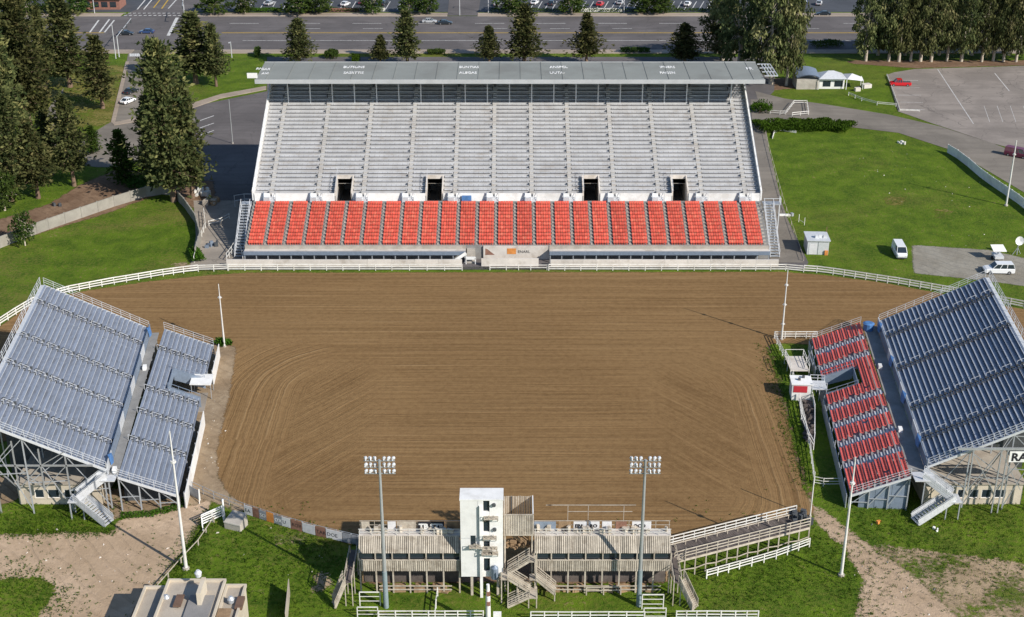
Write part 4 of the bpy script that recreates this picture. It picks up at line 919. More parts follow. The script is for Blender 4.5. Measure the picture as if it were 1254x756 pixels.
    for k in range(int((x1 - x0) * 1.6)): mb.cbox((U(x0 + .4, x1 - .4), PY + U(1.6, 2.4), 7.183), U(.2, .8), U(.15, .5), U(.15, .8), U(0, 3), R.gauss(0, .6))
    mb.build('deck_gear', 'wood_grey', r, kind='stuff', tint=True)
    # low storage and clutter under the floor
    mb = MB(O)
    for k in range(int((x1 - x0) * 1.3)):
        x = U(x0 + .5, x1 - 1.6); mb.cbox((x, PY + U(.3, 1.0), 0.02), U(.5, 1.8), U(.2, .8), U(.2, .9), U(-.4, .4))
    mb.build('stored_timber', 'wood_brown', r, kind='stuff')
    mb = MB(O)
    for h in (0.5, 1.0): mb.beam((x0 + 2.2, PY + 0.1, h), (x1 - 1.0, PY + 0.1, h), 0.05, 0.14)
    mb.build('lower_rail', 'wood_grey', r)
    MB(O).box(x0 + .3, x1 - .3, PY + 2.2, PY + 2.28, 0, 3.1).build('shade_screen', 'wood_dark', r)  # dark sheet added to stand in for the shade beneath the floor
    return r
xl0, xl1, xr0_, xr1 = -17.6, -5.95, 2.55, 18.25
press_wing('timber press box with white scroll-lettered roof panel, beside the white tower', xl0, xl1, 6, ((0.02, 0.1, 'wood_grey', None), (0.28, 0.36, 'banner_white', None), (0.37, 0.56, 'wood_grey', None), (0.58, 0.84, 'ink', None), (0.86, 1.0, 'wood_brown', None)))
q = Vector((xl0 + (xl1 - xl0) * 0.59, PY + 2.6 - 0.16, 7.35))
pr_ = [o for o in bpy.data.objects if o.name.startswith('press_box')][0]
text('lettering', 'TB SZB', 'white_paint', 0.9, q, (1, 0, 0), (0, 0, 1), pr_, Vector(pr_.location), 0.01, bold=0.05)
press_wing('longer timber press box with grey sign panels, between zigzag stairs and ramp', xr0_, xr1, 8, ((0.0, 0.16, 'steel_blue', None), (0.18, 0.27, 'wood_brown', None), (0.29, 0.39, 'banner_white', 'EPA'), (0.4, 0.48, 'banner_white', 'RO'), (0.5, 0.57, 'banner_white', None), (0.6, 0.68, 'rust', None), (0.72, 0.86, 'banner_white', 'OCO')))
# pipe frames over the right wing's deck edge
pf = thing('roof_scaffold', 'thin pale pipe frame standing behind the longer press box roof', 'frame', (9, PY + 6.2, 0)); O = Vector(pf.location)
mb = MB(O)
for x in (5.6, 8.0, 12.2): mb.beam((x + 1.0, PY + 6.2, 0), (x + 1.0, PY + 6.2, 8.1), 0.07)
mb.beam((4.0, PY + 6.2, 8.1), (14.6, PY + 6.2, 8.1), 0.07); mb.beam((6.6, PY + 6.2, 7.2), (14.2, PY + 6.2, 7.2), 0.06); mb.build('pipes', 'wood_grey', pf)

# white tower
TX0, TX1, TY, TD = -5.82, -1.02, 129.2, 2.3
tw = thing('white_tower', 'tall white panelled tower with a strip of dark windows between the press boxes', 'tower', ((TX0 + TX1) / 2, TY, 0)); O = Vector(tw.location)
wx0, wx1 = P(592.5, 650, 8)[0], P(600, 650, 8)[0]
segz = [(ztop(b_, TY), ztop(a, TY)) for a, b_ in ((612, 627), (637, 652), (663, 677), (684, 700))]
MB(O).box(TX0, wx0, TY, TY + TD, 2.75, 13.05).build('shell', 'white_paint', tw); MB(O).box(wx1, TX1, TY, TY + TD, 2.75, 13.05).build('shell', 'white_paint', tw)
mb = MB(O); zc = 2.75
for za, zb_ in reversed(segz): mb.box(wx0 + .003, wx1 - .003, TY + 0.02, TY + TD, zc, za); zc = zb_
mb.box(wx0 + .003, wx1 - .003, TY + 0.02, TY + TD, zc, 13.05); mb.box(wx0 + .003, wx1 - .003, TY + 0.5, TY + TD - .01, 2.8, 13.0); mb.build('spandrel', 'white_paint', tw)
for za, zb_ in segz: MB(O).box(wx0 + 0.03, wx1 - 0.03, TY + 0.22, TY + 0.25, za, zb_).build('window', 'glass', tw)
MB(O).box(TX0 - 0.06, TX1 + 0.06, TY - 0.06, TY + TD + 0.06, 13.054, 13.2).build('roof', 'white_paint', tw)
zl = 8.0
MB(O).box(TX0 - .01, wx0 - .02, TY - 0.02, TY - 0.003, zl, zl + 0.05).build('panel_joint', 'galv', tw); MB(O).box(TX0 + 2.0, TX0 + 2.04, TY - 0.02, TY - 0.003, zl + .06, 13.0).build('panel_joint', 'galv_light', tw)
sw_ = MB(O); sw_.box(P(577, 660, 7)[0], P(583, 660, 7)[0], TY - 0.03, TY - 0.004, ztop(667, TY), ztop(656, TY)); sw_.build('window', 'glass', tw)
for py in (618, 648): 
    x = P(606, py, 8)[0]; z = ztop(py, TY); mb = MB(O); mb.tube((x, TY - 0.25, z), (x, TY - 0.01, z), 0.22, 0.22, 10); mb.build('vent', 'dark_steel', tw)
for py, xa_, xb_ in ((633, 593, 610), (657, 592, 608), (670, 591, 609), (676, 590, 610), (668, 575, 589)):
    z = ztop(py, TY); x0_, x1_ = P(xa_, py, z)[0], P(xb_, py, z)[0]
    mb = MB(O); mb.box(x0_, x1_, TY - 0.7, TY - 0.01, z, z + 0.08)
    for k in range(3): mb.cbox((U(x0_ + .1, x1_ - .1), TY - U(.15, .6), z + .08), U(.1, .25), U(.1, .25), U(.1, .35))
    for k in range(4): x = x0_ + (x1_ - x0_) * k / 3; mb.beam((x, TY - .68, z), (x, TY - .68, z + .5), .05)
    mb.beam((x0_, TY - .68, z + .5), (x1_, TY - .68, z + .5), .05); mb.beam((x0_, TY - .68, z), (x0_ + .1, TY - .05, z - .6), .06); mb.beam((x1_, TY - .68, z), (x1_ - .1, TY - .05, z - .6), .06); mb.build('bracket_shelf', 'tan_roof', tw)
for x in (TX0 + 1.2, TX1 - 0.6): 
    for y in (TY + 0.3, TY + TD - 0.3): MB(O).beam((x, y, 0), (x, y, 2.748), 0.28).build('leg', 'wood_grey', tw)
mb = MB(O); a0 = P(606, 697, 3.6)
mb.tube((a0.x, TY - 0.3, 2.8), (a0.x, TY - 0.3, 4.2), 0.45, 0.4, 10); mb.tube((a0.x, TY - .3, 4.2), (a0.x, TY - .3, 4.5), .4, .1, 10); mb.build('shadow_blob', 'steel_blue', tw)  # blue rounded form modelled on a shadow blob low on the tower
# white pipe mast in front of the tower
b0 = P(598, 772); pm = thing('pipe_mast', 'thick white pipe standing in front of the white tower', 'mast', b0)
mb = MB(); mb.tube((0, 0, 0), (0, 0, 4.6), 0.30, 0.26, 12); mb.build('base_pipe', 'pipe_pole', pm)
mb = MB(); mb.tube((0, 0, 4.6), (0, 0, 5.0), 0.27, 0.2, 12); mb.tube((0, 0, 5.0), (0, 0, 6.2), 0.2, 0.18, 10); mb.build('pipe', 'white_paint', pm)
xc_ = P(589.5, 650, 8)[0]; MB(O).box(xc_ - .16, xc_ + .16, TY - .3, TY - .004, .0, 12.4).build('conduit', 'white_paint', tw)
for z in (3.6, 4.9): mb = MB(); mb.cbox((0.05, -0.2, z), 0.4, 0.4, 0.45); mb.build('junction_box', 'rust', pm)
mb = MB(); mb.cbox((1.0, 1.0, 0), 0.9, 0.6, 1.6); mb.build('cabinet', 'white_paint', pm)

# open-topped timber lookout above the stairs
lk = thing('lookout_box', 'open-topped weathered timber lookout box on posts beside the white tower', 'lookout', (0.85, PY + 0.6, 0)); O = Vector(lk.location)
lx0, lx1, ly0, ly1, lz0, lz1 = -0.95, 2.45, PY + 0.3, PY + 4.3, 7.95, 10.55
boards(O, lx0, lx1, ly0, lz0, lz1, 'wood_grey', wd=0.2).build('front_boards', 'wood_grey', lk, kind='stuff', tint=True); boards(O, lx0, lx1, ly1, lz0, lz1, 'wood_grey', wd=0.2).build('back_boards', 'wood_grey', lk, kind='stuff', tint=True)
MB(O).box(lx0, lx0 + 0.08, ly0 + 0.05, ly1, lz0, lz1).build('side', 'wood_grey', lk); MB(O).box(lx1 - 0.12, lx1, ly0 + 0.05, ly1, lz0, lz1 + 0.1).build('side', 'white_paint', lk)
MB(O).box(lx0, lx1, ly0, ly1, lz0 - 0.15, lz0 - .003).build('floor', 'wood_grey', lk); MB(O).box(lx0, lx1, ly0 - .05, ly0 + .12, lz1 + 0.03, lz1 + .1).build('cap', 'wood_grey', lk)
MB(O).box(lx0 + .8, lx0 + .95, ly1 - .12, ly1 - .03, lz0, lz1).build('batten', 'dark_steel', lk)
for x in (lx0 + .15, lx1 - .15):
    for y in (ly0 + .15, ly1 - .15): MB(O).beam((x, y, 0), (x, y, lz0 - .15), 0.16).build('post', 'wood_grey', lk)
# timber zigzag stairs
def wood_flight(r, O, a, b_, wd=1.1, mat='wood_grey', rails=True, nm='flight'):
    a = Vector(a); b_ = Vector(b_); d = b_ - a; n = max(4, int(abs(d.z) / 0.2)) if abs(d.z) > .3 else max(4, int(d.length / .25)); s = Vector((-d.y, d.x, 0)).normalized(); ang = math.atan2(d.y, d.x)
    mb = MB(O)
    for k in range(n): c = a + d * ((k + .5) / n); mb.cbox((c.x, c.y, c.z - .05), max(.2, d.to_2d().length / n * .95), wd, .06, ang)
    for q_ in (-1, 1): mb.beam(a + s * wd / 2 * q_, b_ + s * wd / 2 * q_, .08, .28)
    f = mb.build(nm, mat, r)
    if rails:
        for q_ in (-1, 1):
            mb = MB(O); o_ = s * (wd / 2 + .05) * q_; m_ = max(2, int(d.length / 1.1))
            for k in range(m_ + 1): c = a + d * (k / m_) + o_; mb.beam(c, c + Vector((0, 0, 1)), .07)
            for h in (1.0, .65, .35): mb.beam(a + o_ + Vector((0, 0, h)), b_ + o_ + Vector((0, 0, h)), .06, .1)
            mb.build('rail', mat, f)
def P3(px, py, z): return tuple(P(px, py, z))
zs = thing('timber_stairs', 'zigzag timber stairs climbing from the grass to the lookout box', 'stairs', (1.0, PY - 0.8, 0)); O = Vector(zs.location)
ya, yb = PY - 0.7, PY + 0.7
wood_flight(zs, O, (-0.6, PY + 2.4, 7.4), (1.9, PY + 2.4, 5.2), 1.2, 'wood_brown'); wood_flight(zs, O, (2.0, ya + .3, 5.2), (-0.5, ya + .3, 3.4)); wood_flight(zs, O, (-0.5, ya - .6, 3.4), (2.1, ya - .6, 1.5)); wood_flight(zs, O, (2.0, ya - 1.5, 1.5), (-0.5, ya - 1.5, 0.1)); wood_flight(zs, O, (2.8, PY - .7, 2.9), (5.0, PY - .9, 0.9), 1.1)
for bx in ((-1.3, -0.4, ya - 1.2, ya + .9, 3.25, 3.38), (1.9, 2.9, ya - 2.1, ya + .0, 1.35, 1.48), (1.8, 2.7, ya - .3, PY + 3, 5.05, 5.18), (2.0, 3.0, PY - 1.3, PY - .15, 2.8, 2.9)): MB(O).box(*bx).build('landing', 'wood_grey', zs)
for x, y, z in ((-1.2, ya - 1.1, 4.3), (-1.2, ya + .8, 4.3), (-.45, ya - 1.1, 3.25), (2.8, ya - 2, 2.4), (2.8, ya - .1, 7.9), (1.9, ya - 2, 1.35), (2.65, ya - .3, 6), (.6, ya - 1.0, 2.4), (4.9, PY - 1.4, 1)): MB(O).beam((x, y, 0), (x, y, z), .13).build('post', 'wood_grey', zs)
mb = MB(O)
for k in range(40): mb.cbox((U(-.8, 2.2), PY + U(1.2, 2.6), 5.2 + U(0, .6) + .003), U(.2, .8), U(.15, .4), U(.1, .35), U(0, 3))
mb.build('timber_pile', 'wood_brown', zs, kind='stuff')
# walkways with stairs at both outer ends
for label, xx, sg, f0, f1 in (('timber end stairs and walkway at the press box nearest the sponsor fence', xl0 - 1.0, -1, (431, 713), (409, 742)), ('timber end stairs and walkway between press box and ramp', xr1 + 0.55, 1, (826, 712), (851, 746))):
    r = thing('end_stairs', label, 'stairs', (xx, PY - 1.5, 0)); O = Vector(r.location)
    mb = MB(O); k = PY - 2.4
    while k < PY + 4: mb.box(xx - .45, xx + .45, k + .01, k + .24, 3.2, 3.26); k += .25
    mb.build('walkway', 'wood_dark', r)
    a = P3(f0[0], f0[1], 3.0); b_ = P3(f1[0], f1[1], 0.05)
    wood_flight(r, O, (xx + sg * .5, a[1] if abs(a[1] - PY + 2) < 3 else PY - 1.8, 3.15), (b_[0], b_[1], .1), 1.1)
    for y in (PY - 2.3, PY, PY + 3.5):
        for dx in (-.4, .4): MB(O).beam((xx + dx, y, 0), (xx + dx, y, 4.2), .1).build('post', 'wood_grey', r)
    mb = MB(O)
    for dx in (-.45, .45):
        for h in (4.2, 3.8): mb.beam((xx + dx, PY - 2.3, h), (xx + dx, PY + 3.6, h), .05, .09)
    mb.build('rail', 'wood_grey', r)

# ramp
rp = thing('timber_ramp', 'long dark-decked timber ramp on posts with pale rails', 'ramp', (28, 137, 0)); O = Vector(rp.location)
ra, rb = Vector((19.0, 132.3, 2.7)), Vector((36.3, 139.6, 2.6)); rdv = (rb - ra); rn = Vector((-rdv.y, rdv.x, 0)).normalized(); RWD = 3.0
n = 60; mb = MB(O); ang = math.atan2(rdv.y, rdv.x)
for k in range(n): c = ra + rdv * ((k + .5) / n) + rn * RWD / 2; mb.cbox((c.x, c.y, c.z - .06 + U(-.008, .008)), rdv.length / n - .02, RWD, .06, ang, R.gauss(0, .6))
mb.build('deck_planks', 'wood_dark', rp, kind='stuff', tint=True)
for off, mt in ((0.0, 'wood_grey'), (RWD, 'fence_white'), (RWD - .5, 'wood_grey')):
    mb = MB(O); m_ = 13
    for k in range(m_ + 1): c = ra + rdv * (k / m_) + rn * off; mb.beam(c, c + Vector((0, 0, 1.25 if off != RWD - .5 else .5)), .09)
    for h in ((1.25, .8, .4) if off != RWD - .5 else (.5,)): mb.beam(ra + rn * off + Vector((0, 0, h)), rb + rn * off + Vector((0, 0, h)), .06, .12)
    mb.beam(ra + rn * off + Vector((0, 0, -.2)), rb + rn * off + Vector((0, 0, -.2)), .1, .28); mb.build('rail', mt, rp)
for k in range(14):
    for off in (0.05, RWD - .1):
        c = ra + rdv * (k / 13) + rn * off; MB(O).beam((c.x, c.y, 0), (c.x, c.y, c.z - .08), .14).build('post', 'wood_grey', rp)
    if k < 13: c0 = ra + rdv * (k / 13) + rn * .05; c1 = ra + rdv * ((k + 1) / 13) + rn * .05; MB(O).beam((c0.x, c0.y, .9 + .2 * (k % 2)), (c1.x, c1.y, 1.1 - .2 * (k % 2)), .06, .12).build('brace', 'wood_grey', rp)
mb = MB(O); c = rb + rn * 1.7
for k in range(16): mb.cbox((c.x + U(-1.2, .8), c.y + U(-1.0, 1.2), c.z + U(0, .1)), U(.3, .9), U(.2, .6), U(.3, 1.1), U(0, 3))
mb.build('clutter', 'dark_steel', rp, kind='stuff')
wood_flight(rp, O, (xr1 + .8, 132.0, 3.2), (19.3, 133.6, 2.8), 2.2, 'wood_grey')

# ================================================================== fences
def rail_fence(name, label, pts, h=1.2, rails=(1.15, 0.78, 0.42), spacing=2.4, mat='fence_white', pw=0.13, cat='fence', group=None, rh=0.13, world=False):
    pts = [Vector((p[0], p[1], 0)) for p in pts] if world else [P(*p) for p in pts]
    r = thing(name, label, cat, pts[0], group=group); O = pts[0]
    pm_ = MB(); pm_.box(-pw / 2, pw / 2, -pw / 2, pw / 2, 0, h); pme = pm_.mesh('post', mat)
    for a, b_ in zip(pts[:-1], pts[1:]):
        n = max(1, round((b_ - a).length / spacing)); an = math.atan2((b_ - a).y, (b_ - a).x)
        for k in range(n): link('post', pme, r, a + (b_ - a) * (k / n) - O, an)
        for z in rails:
            j = U(-.02, .02); MB(O).beam(a + Vector((0, 0, z + j)), b_ + Vector((0, 0, z - j)), 0.05, rh).build('rail', mat, r)
    link('post', pme, r, pts[-1] - O); return r
rail_fence('rail_fence', 'white rail fence curving along the lawn towards the sandy-yard bleachers', [(-45, 424), (-20, 410), (0, 399), (20, 386), (40, 374), (60, 366), (85, 359), (110, 354), (140, 348.5), (170, 343.5), (200, 338.5), (225, 335), (243, 333)], 1.35, (1.3, .85, .4), 2.2, rh=.2)
rail_fence('rail_fence', 'white rail fence curving past the white van and gravel pad', [(984, 333.5), (1000, 334.5), (1020, 337), (1060, 343), (1100, 349), (1140, 356), (1180, 363), (1220, 371), (1254, 378), (1290, 388)], 1.35, (1.3, .85, .4), 2.2, rh=.2)
rail_fence('rail_fence', 'straight white rail fence along the foot of the grandstand', [(280, 331.5), (380, 331.5), (480, 331.5), (566, 331.5)], 1.25, (1.2, .75, .35), 3.0, rh=.18)
rail_fence('rail_fence', 'straight white rail fence below the grandstand, beside the footpath', [(672, 331.5), (770, 331.5), (870, 331.5), (962, 331.5), (984, 333.5)], 1.25, (1.2, .75, .35), 3.0, rh=.18)
rail_fence('rail_fence', 'short white rails before the orange panel at the middle of the grandstand', [(600, 331), (620, 331), (650, 331), (670, 331)], 1.1, (1.0, .5), 2.4)
rail_fence('pipe_fence', 'white pipe fence at the corner of the red seat stand', [(1000, 415), (948, 415), (958, 436), (966, 446), (972, 470)], 1.3, (1.25, .85, .45), 1.8, pw=.1)
rail_fence('pipe_fence', 'white pipe rail running down the grass verge before the red seats', [(979, 494), (985, 520), (992, 555), (997, 594), (1008, 596), (1030, 596)], 1.3, (1.25, .8, .4), 2.6, pw=.09, rh=.08)
rail_fence('rail_fence', 'white rail fence slanting across the grass below the timber ramp', [(865, 709), (905, 698), (950, 685), (991, 670)], 1.3, (1.25, .9, .5), 1.7)
rail_fence('rail_fence', 'white board fence on the grass below the mast beside the tower', [(464, 760), (505, 760), (545, 760), (592, 760)], 1.35, (1.3, .85, .45), 1.7)
rail_fence('rail_fence', 'white board fence below the zigzag stairs', [(650, 761), (700, 761), (745, 761), (789, 761)], 1.35, (1.3, .85, .45), 1.7)
rail_fence('rail_fence', 'white board fence past the ramp-side end stairs', [(828, 760), (865, 760), (900, 760), (928, 760)], 1.35, (1.3, .85, .45), 1.3)
for lb, x0_, x1_, y_, h_ in (('tall white pipe goal frame by the press box end stairs', 441, 466, 742, 1.9), ('white pipe frame standing nearest the board fence, below the end stairs', 438, 463, 757, 1.5), ('white pipe frame beside the mast foot at the longer press box', 786, 812, 746, 2.0), ('second white pipe frame below the ramp-side end stairs', 788, 815, 760, 1.7)):
    a, b_ = P(x0_, y_), P(x1_, y_); r = thing('pipe_gate', lb, 'gate', a)
    mb = MB(a); mb.beam(a, a + Vector((0, 0, h_)), .1); mb.beam(b_, b_ + Vector((0, 0, h_)), .1); mb.beam(a + Vector((0, 0, h_)), b_ + Vector((0, 0, h_)), .1); mb.build('frame', 'fence_white', r)
    mb = MB(a)
    for f in (.35, .68): mb.beam(a + Vector((0, 0, h_ * f)), b_ + Vector((0, 0, h_ * f)), .06)
    mb.build('rail', 'fence_white', r)
rail_fence('rail_fence', 'grey timber rails on the grass under the longer press box', [(718, 729), (760, 728)], 1.1, (1.05, .6), 1.6, 'wood_grey')
rail_fence('rail_fence', 'pale rail leading from the press box to the board fence', [(536, 730), (534, 745), (533, 758)], 1.2, (1.15, .6), 1.6)
rail_fence('rail_fence', 'thin leaning timber rail beside the sandy yard', [(262, 640), (243, 668), (222, 690), (190, 727)], .8, (.75,), 3.0, 'wood_grey')
# white ladder-like gate by the yard
r = thing('farm_gate', 'white slatted farm gate standing open at the sandy yard corner', 'gate', P(248, 645)); O = Vector(r.location); a, b_ = P(248, 645), P(273, 634)
mb = MB(O)
for f in (0, .5, 1): c = a.lerp(b_, f); mb.beam(c, c + Vector((0, 0, 1.7)), .14)
mb.build('upright', 'white_paint', r)
for z in (.4, .75, 1.1, 1.45, 1.7): MB(O).beam(a + Vector((0, 0, z)), b_ + Vector((0, 0, z)), .05, .16).build('bar', 'white_paint', r)
mb = MB(O); mb.beam(a + Vector((.3, -1, 0)), a + Vector((0, 0, 1.4)), .1); mb.beam(b_ + Vector((.3, -1, 0)), b_ + Vector((0, 0, 1.4)), .1); mb.build('prop', 'white_paint', r)
c_ = P(275, 637); r = thing('fence_post', 'tall white post between farm gate and concrete box', 'post', c_); mb = MB(); mb.tube((0, 0, 0), (0, 0, 3.0), .13, .12, 10); mb.build('shaft', 'white_paint', r); mb = MB(); mb.tube((0, 0, 3.0), (0, 0, 3.12), .18, .1, 10); mb.build('cap', 'galv', r)
# concrete box
c_ = P(290, 645); r = thing('concrete_box', 'low concrete box with sloping top beside the farm gate', 'box', c_, math.radians(-22)); mb = MB()
mb.add([(-1.2, -.9, 0), (1.1, -.9, 0), (1.1, .9, 0), (-1.2, .9, 0), (-1.2, -.9, 1.0), (1.1, -.9, 1.0), (1.0, .9, 1.7), (-1.0, .9, 1.7)], BOXF); mb.build('body', 'concrete', r); mb = MB(); mb.box(-1.25, 1.15, -.95, -.903, .85, 1.05); mb.build('lip', 'white_concrete', r)
# sponsor fence along the near arena edge
sf = [(236, 600), (262, 612), (300, 627), (340, 640), (385, 653), (440, 666)]
rail_fence('wire_fence', 'grey wire fence with sponsor boards curving along the near arena edge', sf, 1.3, (1.25, .7), 2.6, 'galv', .07, rh=.04)
bl = [(300, 310, 'banner_white', 'EA'), (310, 318, 'rust', ''), (318, 327, 'banner_grey', 'SO'), (327, 336, 'orange', ''), (336, 346, 'banner_grey', 'OX'), (346, 356, 'banner_white', 'U'), (357, 370, 'rust', 'ROY'), (371, 386, 'banner_white', ''), (387, 399, 'rust', 'TAK'), (400, 419, 'banner_white', 'DOE'), (420, 430, 'banner_grey', ''), (431, 439, 'banner_grey', '')]
names = ('white', 'rusty red', 'dark grey')
def fy(x):
    for (x0_, y0_), (x1_, y1_) in zip(sf[:-1], sf[1:]):
        if x0_ <= x <= x1_: return y0_ + (y1_ - y0_) * (x - x0_) / (x1_ - x0_)
for i, (x0_, x1_, mt, tx) in enumerate(bl):
    a, b_ = P(x0_, fy(x0_) + 2.5), P(x1_, fy(x1_) + 2.5); a.z = .05; b_.z = .05
    d = (b_ - a).normalized(); nrm = Vector((d.y, -d.x, 0))
    nm = {'banner_white': 'white', 'rust': 'rust-red', 'banner_grey': 'dark grey', 'orange': 'orange'}[mt]
    lb = '%s sponsor board %son the wire fence, %s from the concrete box' % (nm, ('lettered %s ' % tx) if tx else '', ('first second third fourth fifth sixth seventh eighth ninth tenth eleventh twelfth').split()[i])
    r = thing('sponsor_board', lb, 'sign', a, group='sponsor boards along the arena fence'); O = Vector(a)
    mb = MB(O); e = b_ - a; top_ = 1.35
    mb.add([a, b_, b_ + nrm * .05, a + nrm * .05, a + Vector((0, 0, top_)), b_ + Vector((0, 0, top_)), b_ + nrm * .05 + Vector((0, 0, top_)), a + nrm * .05 + Vector((0, 0, top_))], BOXF); mb.build('board', mt, r)
    mb = MB(O); mb.beam(a - nrm * .05 + Vector((0, 0, -.05)), a - nrm * .05 + Vector((0, 0, top_ + .1)), .07); mb.beam(b_ - nrm * .05 + Vector((0, 0, -.05)), b_ - nrm * .05 + Vector((0, 0, top_ + .1)), .07); mb.build('stake', 'galv', r)
    if tx: text('lettering', tx, 'ink' if mt != 'banner_grey' else 'white_paint', .72, a + nrm * .056 + d * .1 + Vector((0, 0, .4)), d, (0, 0, 1), r, O, .004)
# board gate at the left of the fence
a, b_ = P(229, 604), P(245, 613); r = thing('sponsor_board', 'grey patterned board at the foot of the bleachers by the arena gap', 'sign', a); mb = MB(a); mb.beam(a + Vector((0, 0, .75)), b_ + Vector((0, 0, .75)), .06, 1.4); mb.build('board', 'banner_grey', r)
mb = MB(a); mb.beam(b_, b_ + Vector((0, 0, 1.7)), .14); mb.beam(b_ + Vector((.1, -.8, 0)), b_ + Vector((0, 0, 1.6)), .1); mb.build('post', 'fence_white', r)
text('lettering', 'RO O', 'white_paint', .9, a + Vector((.25, -.1, .45)), (b_ - a), (0, 0, 1), r, a, .004)

# ================================================================== masts and poles
lampmb = MB(); lampmb.tube((0, -.26, 0), (0, .06, 0), .08, .19, 10); lampmb.tube((0, .06, 0), (0, .12, 0), .205, .205, 10); lampmb.box(-.05, .05, -.2, .0, -.3, -.05); LAMP = lampmb.mesh('floodlight', 'lamp_white')
def mast(label, px, py, ytop):
    b0 = P(px, py); h = ztop(ytop, b0.y); r = thing('floodlight_mast', label, 'light mast', b0, group='floodlight masts at the press boxes')
    mb = MB(); mb.tube((0, 0, 0), (0, 0, 5.0), .30, .27, 12); mb.build('base_sleeve', 'pole_sleeve', r)
    mb = MB(); mb.tube((0, 0, 5.0), (0, 0, h), .22, .13, 12); mb.build('pole', 'mast_grey', r)
    for i, z in enumerate((h - .15, h - .95, h - 1.75)):
        MB().beam((-1.7, 0, z), (1.7, 0, z), .1).build('crossarm', 'mast_grey', r)
        for k in range(7):
            x = -1.5 + k * .5
            if abs(x) < .1: continue
            o = link('floodlight', LAMP, r, (x, .12, z + .28)); o.rotation_euler = (math.radians(-32 + U(-6, 6)), 0, math.radians(U(-25, 25)))
    mb = MB(); mb.box(-.06, .06, -.3, -.14, h - 2, h); mb.build('ladder', 'mast_grey', r)
mast('floodlight mast with blue-green base in front of the press box that adjoins the tower', 473, 744, 563)
mast('floodlight mast with blue-green base in front of the longer press box', 782, 742, 563)
def pole(label, px, py, ytop, r0=.17, r1=.08, arms=1, mat='pipe_pole', topx=None, lamps=0):
    b0 = P(px, py); h = ztop(ytop, b0.y); r = thing('light_pole', label, 'pole', b0); mb = MB()
    tx = 0.0
    mb.tube((0, 0, .25), (tx, 0, h), r0, r1, 10); mb.build('shaft', mat, r)
    mb = MB(); mb.tube((0, 0, 0), (0, 0, .25), r0 * 2, r0 * 1.8, 10); mb.build('footing', 'concrete', r)
    for k in range(arms): z = h * (.78 - .28 * k); mb = MB(); mb.tube((0, 0, z), (0, 0, z + .25), r0 * 1.5, r0 * 1.5, 8); mb.beam((-.35, 0, z + .1), (.35, 0, z + .1), .08); mb.build('bracket', mat, r)
    return r
pole('slim pale pole at the arena corner by the blue-grey bleachers', 275, 425, 348, .16, .06)
pole('slim pale pole in the pipe-fence corner by the red seats', 957, 416, 331, .16, .07, 3)
pole('tall white pole on the grass edge of the sandy yard', 228, 697, 528, .22, .07, 1)
pole('tall white pole on the grass beside the dirt path', 1030, 705, 560, .20, .08, 1)
pole('white pole on the lawn beside the white panel fence', 1232, 252, 172, .2, .1, 1)
pole('thin pole standing at the ramp end by the dirt path', 992, 633, 578, .09, .07, 0)
pole('dark thin pole in the shaded lot beside the grandstand', 285, 176, 122, .12, .08, 0, 'mast_grey')
rr = rail_fence('pipe_fence', 'white goal-like pipe stand on the lawn near the small shed', [(978, 272), (985, 276)], 1.6, (.5,), 2, pw=.08, rh=.06)
for lb, px, py in (('lamp post on the far pavement left of the cross street', 116, 17), ('traffic pole at the road corner by the side road', 142, 72), ('street lamp post on the far pavement near the driveway', 563, 19), ('street lamp post on the far pavement beside a parking lot', 598, 16), ('street lamp post on the far pavement before the lined car bays', 764, 16), ('short street post on near pavement by the lawn', 284, 71)):
    b0 = P(px, py); r = thing('street_lamp', lb, 'street lamp', b0); h = 9.5 if 'short' not in lb else 4.5
    mb = MB(); mb.tube((0, 0, 0), (0, 0, h), .13, .09, 8); mb.build('post', 'galv_light', r); mb = MB(); mb.beam((0, 0, h), (0, -1.8, h + .3), .1); mb.build('arm', 'galv_light', r); mb = MB(); mb.cbox((0, -2.0, h + .2), .3, .7, .16); mb.build('lamp_head', 'lamp_white', r)
# traffic signal over the crossing
b0 = P(146, 70); r = thing('traffic_signal', 'traffic signal on long mast arm at the road corner', 'traffic light', b0); mb = MB(); mb.tube((0, 0, 0), (0, 0, 6), .16, .12, 8); mb.beam((0, 0, 5.8), (-1, 20, 6.4), .14); mb.build('mast_arm', 'galv_light', r)
for k in (8, 13, 19): mb = MB(); mb.cbox((-k / 20, k, 5.2), .4, .35, 1.1); mb.build('signal_head', 'dark_steel', r)
for k, (lb, px, py) in enumerate((('second traffic signal across the cross street corner', 226, 20),)):
    b0 = P(px, py); r = thing('traffic_signal', lb, 'traffic light', b0); mb = MB(); mb.tube((0, 0, 0), (0, 0, 6), .16, .12, 8); mb.beam((0, 0, 5.8), (3, -14, 6.3), .14); mb.build('mast_arm', 'galv_light', r)
    for q_ in (7, 13): mb = MB(); mb.cbox((q_ * 3 / 14, -q_, 5.2), .4, .35, 1.1); mb.build('signal_head', 'dark_steel', r)
b0 = P(1242, 300)
# ================================================================== small structures
# white awning at the entrance of the left lower bank
a0 = P(249, 484); r = thing('awning', 'flat white awning on posts at the bleacher entrance', 'awning', a0, math.radians(5)); mb = MB()
mb.add([(-1.6, -1.4, 2.5), (1.5, -1.6, 2.4), (1.6, 1.5, 2.55), (-1.5, 1.6, 2.65), (-1.6, -1.4, 2.62), (1.5, -1.6, 2.52), (1.6, 1.5, 2.67), (-1.5, 1.6, 2.77)], BOXF); mb.build('canopy', 'white_paint', r)
for x, y in ((-1.4, -1.3), (1.4, -1.4), (1.4, 1.3), (-1.4, 1.4)): MB().beam((x, y, 0), (x, y, 2.5), .08).build('post', 'galv', r)
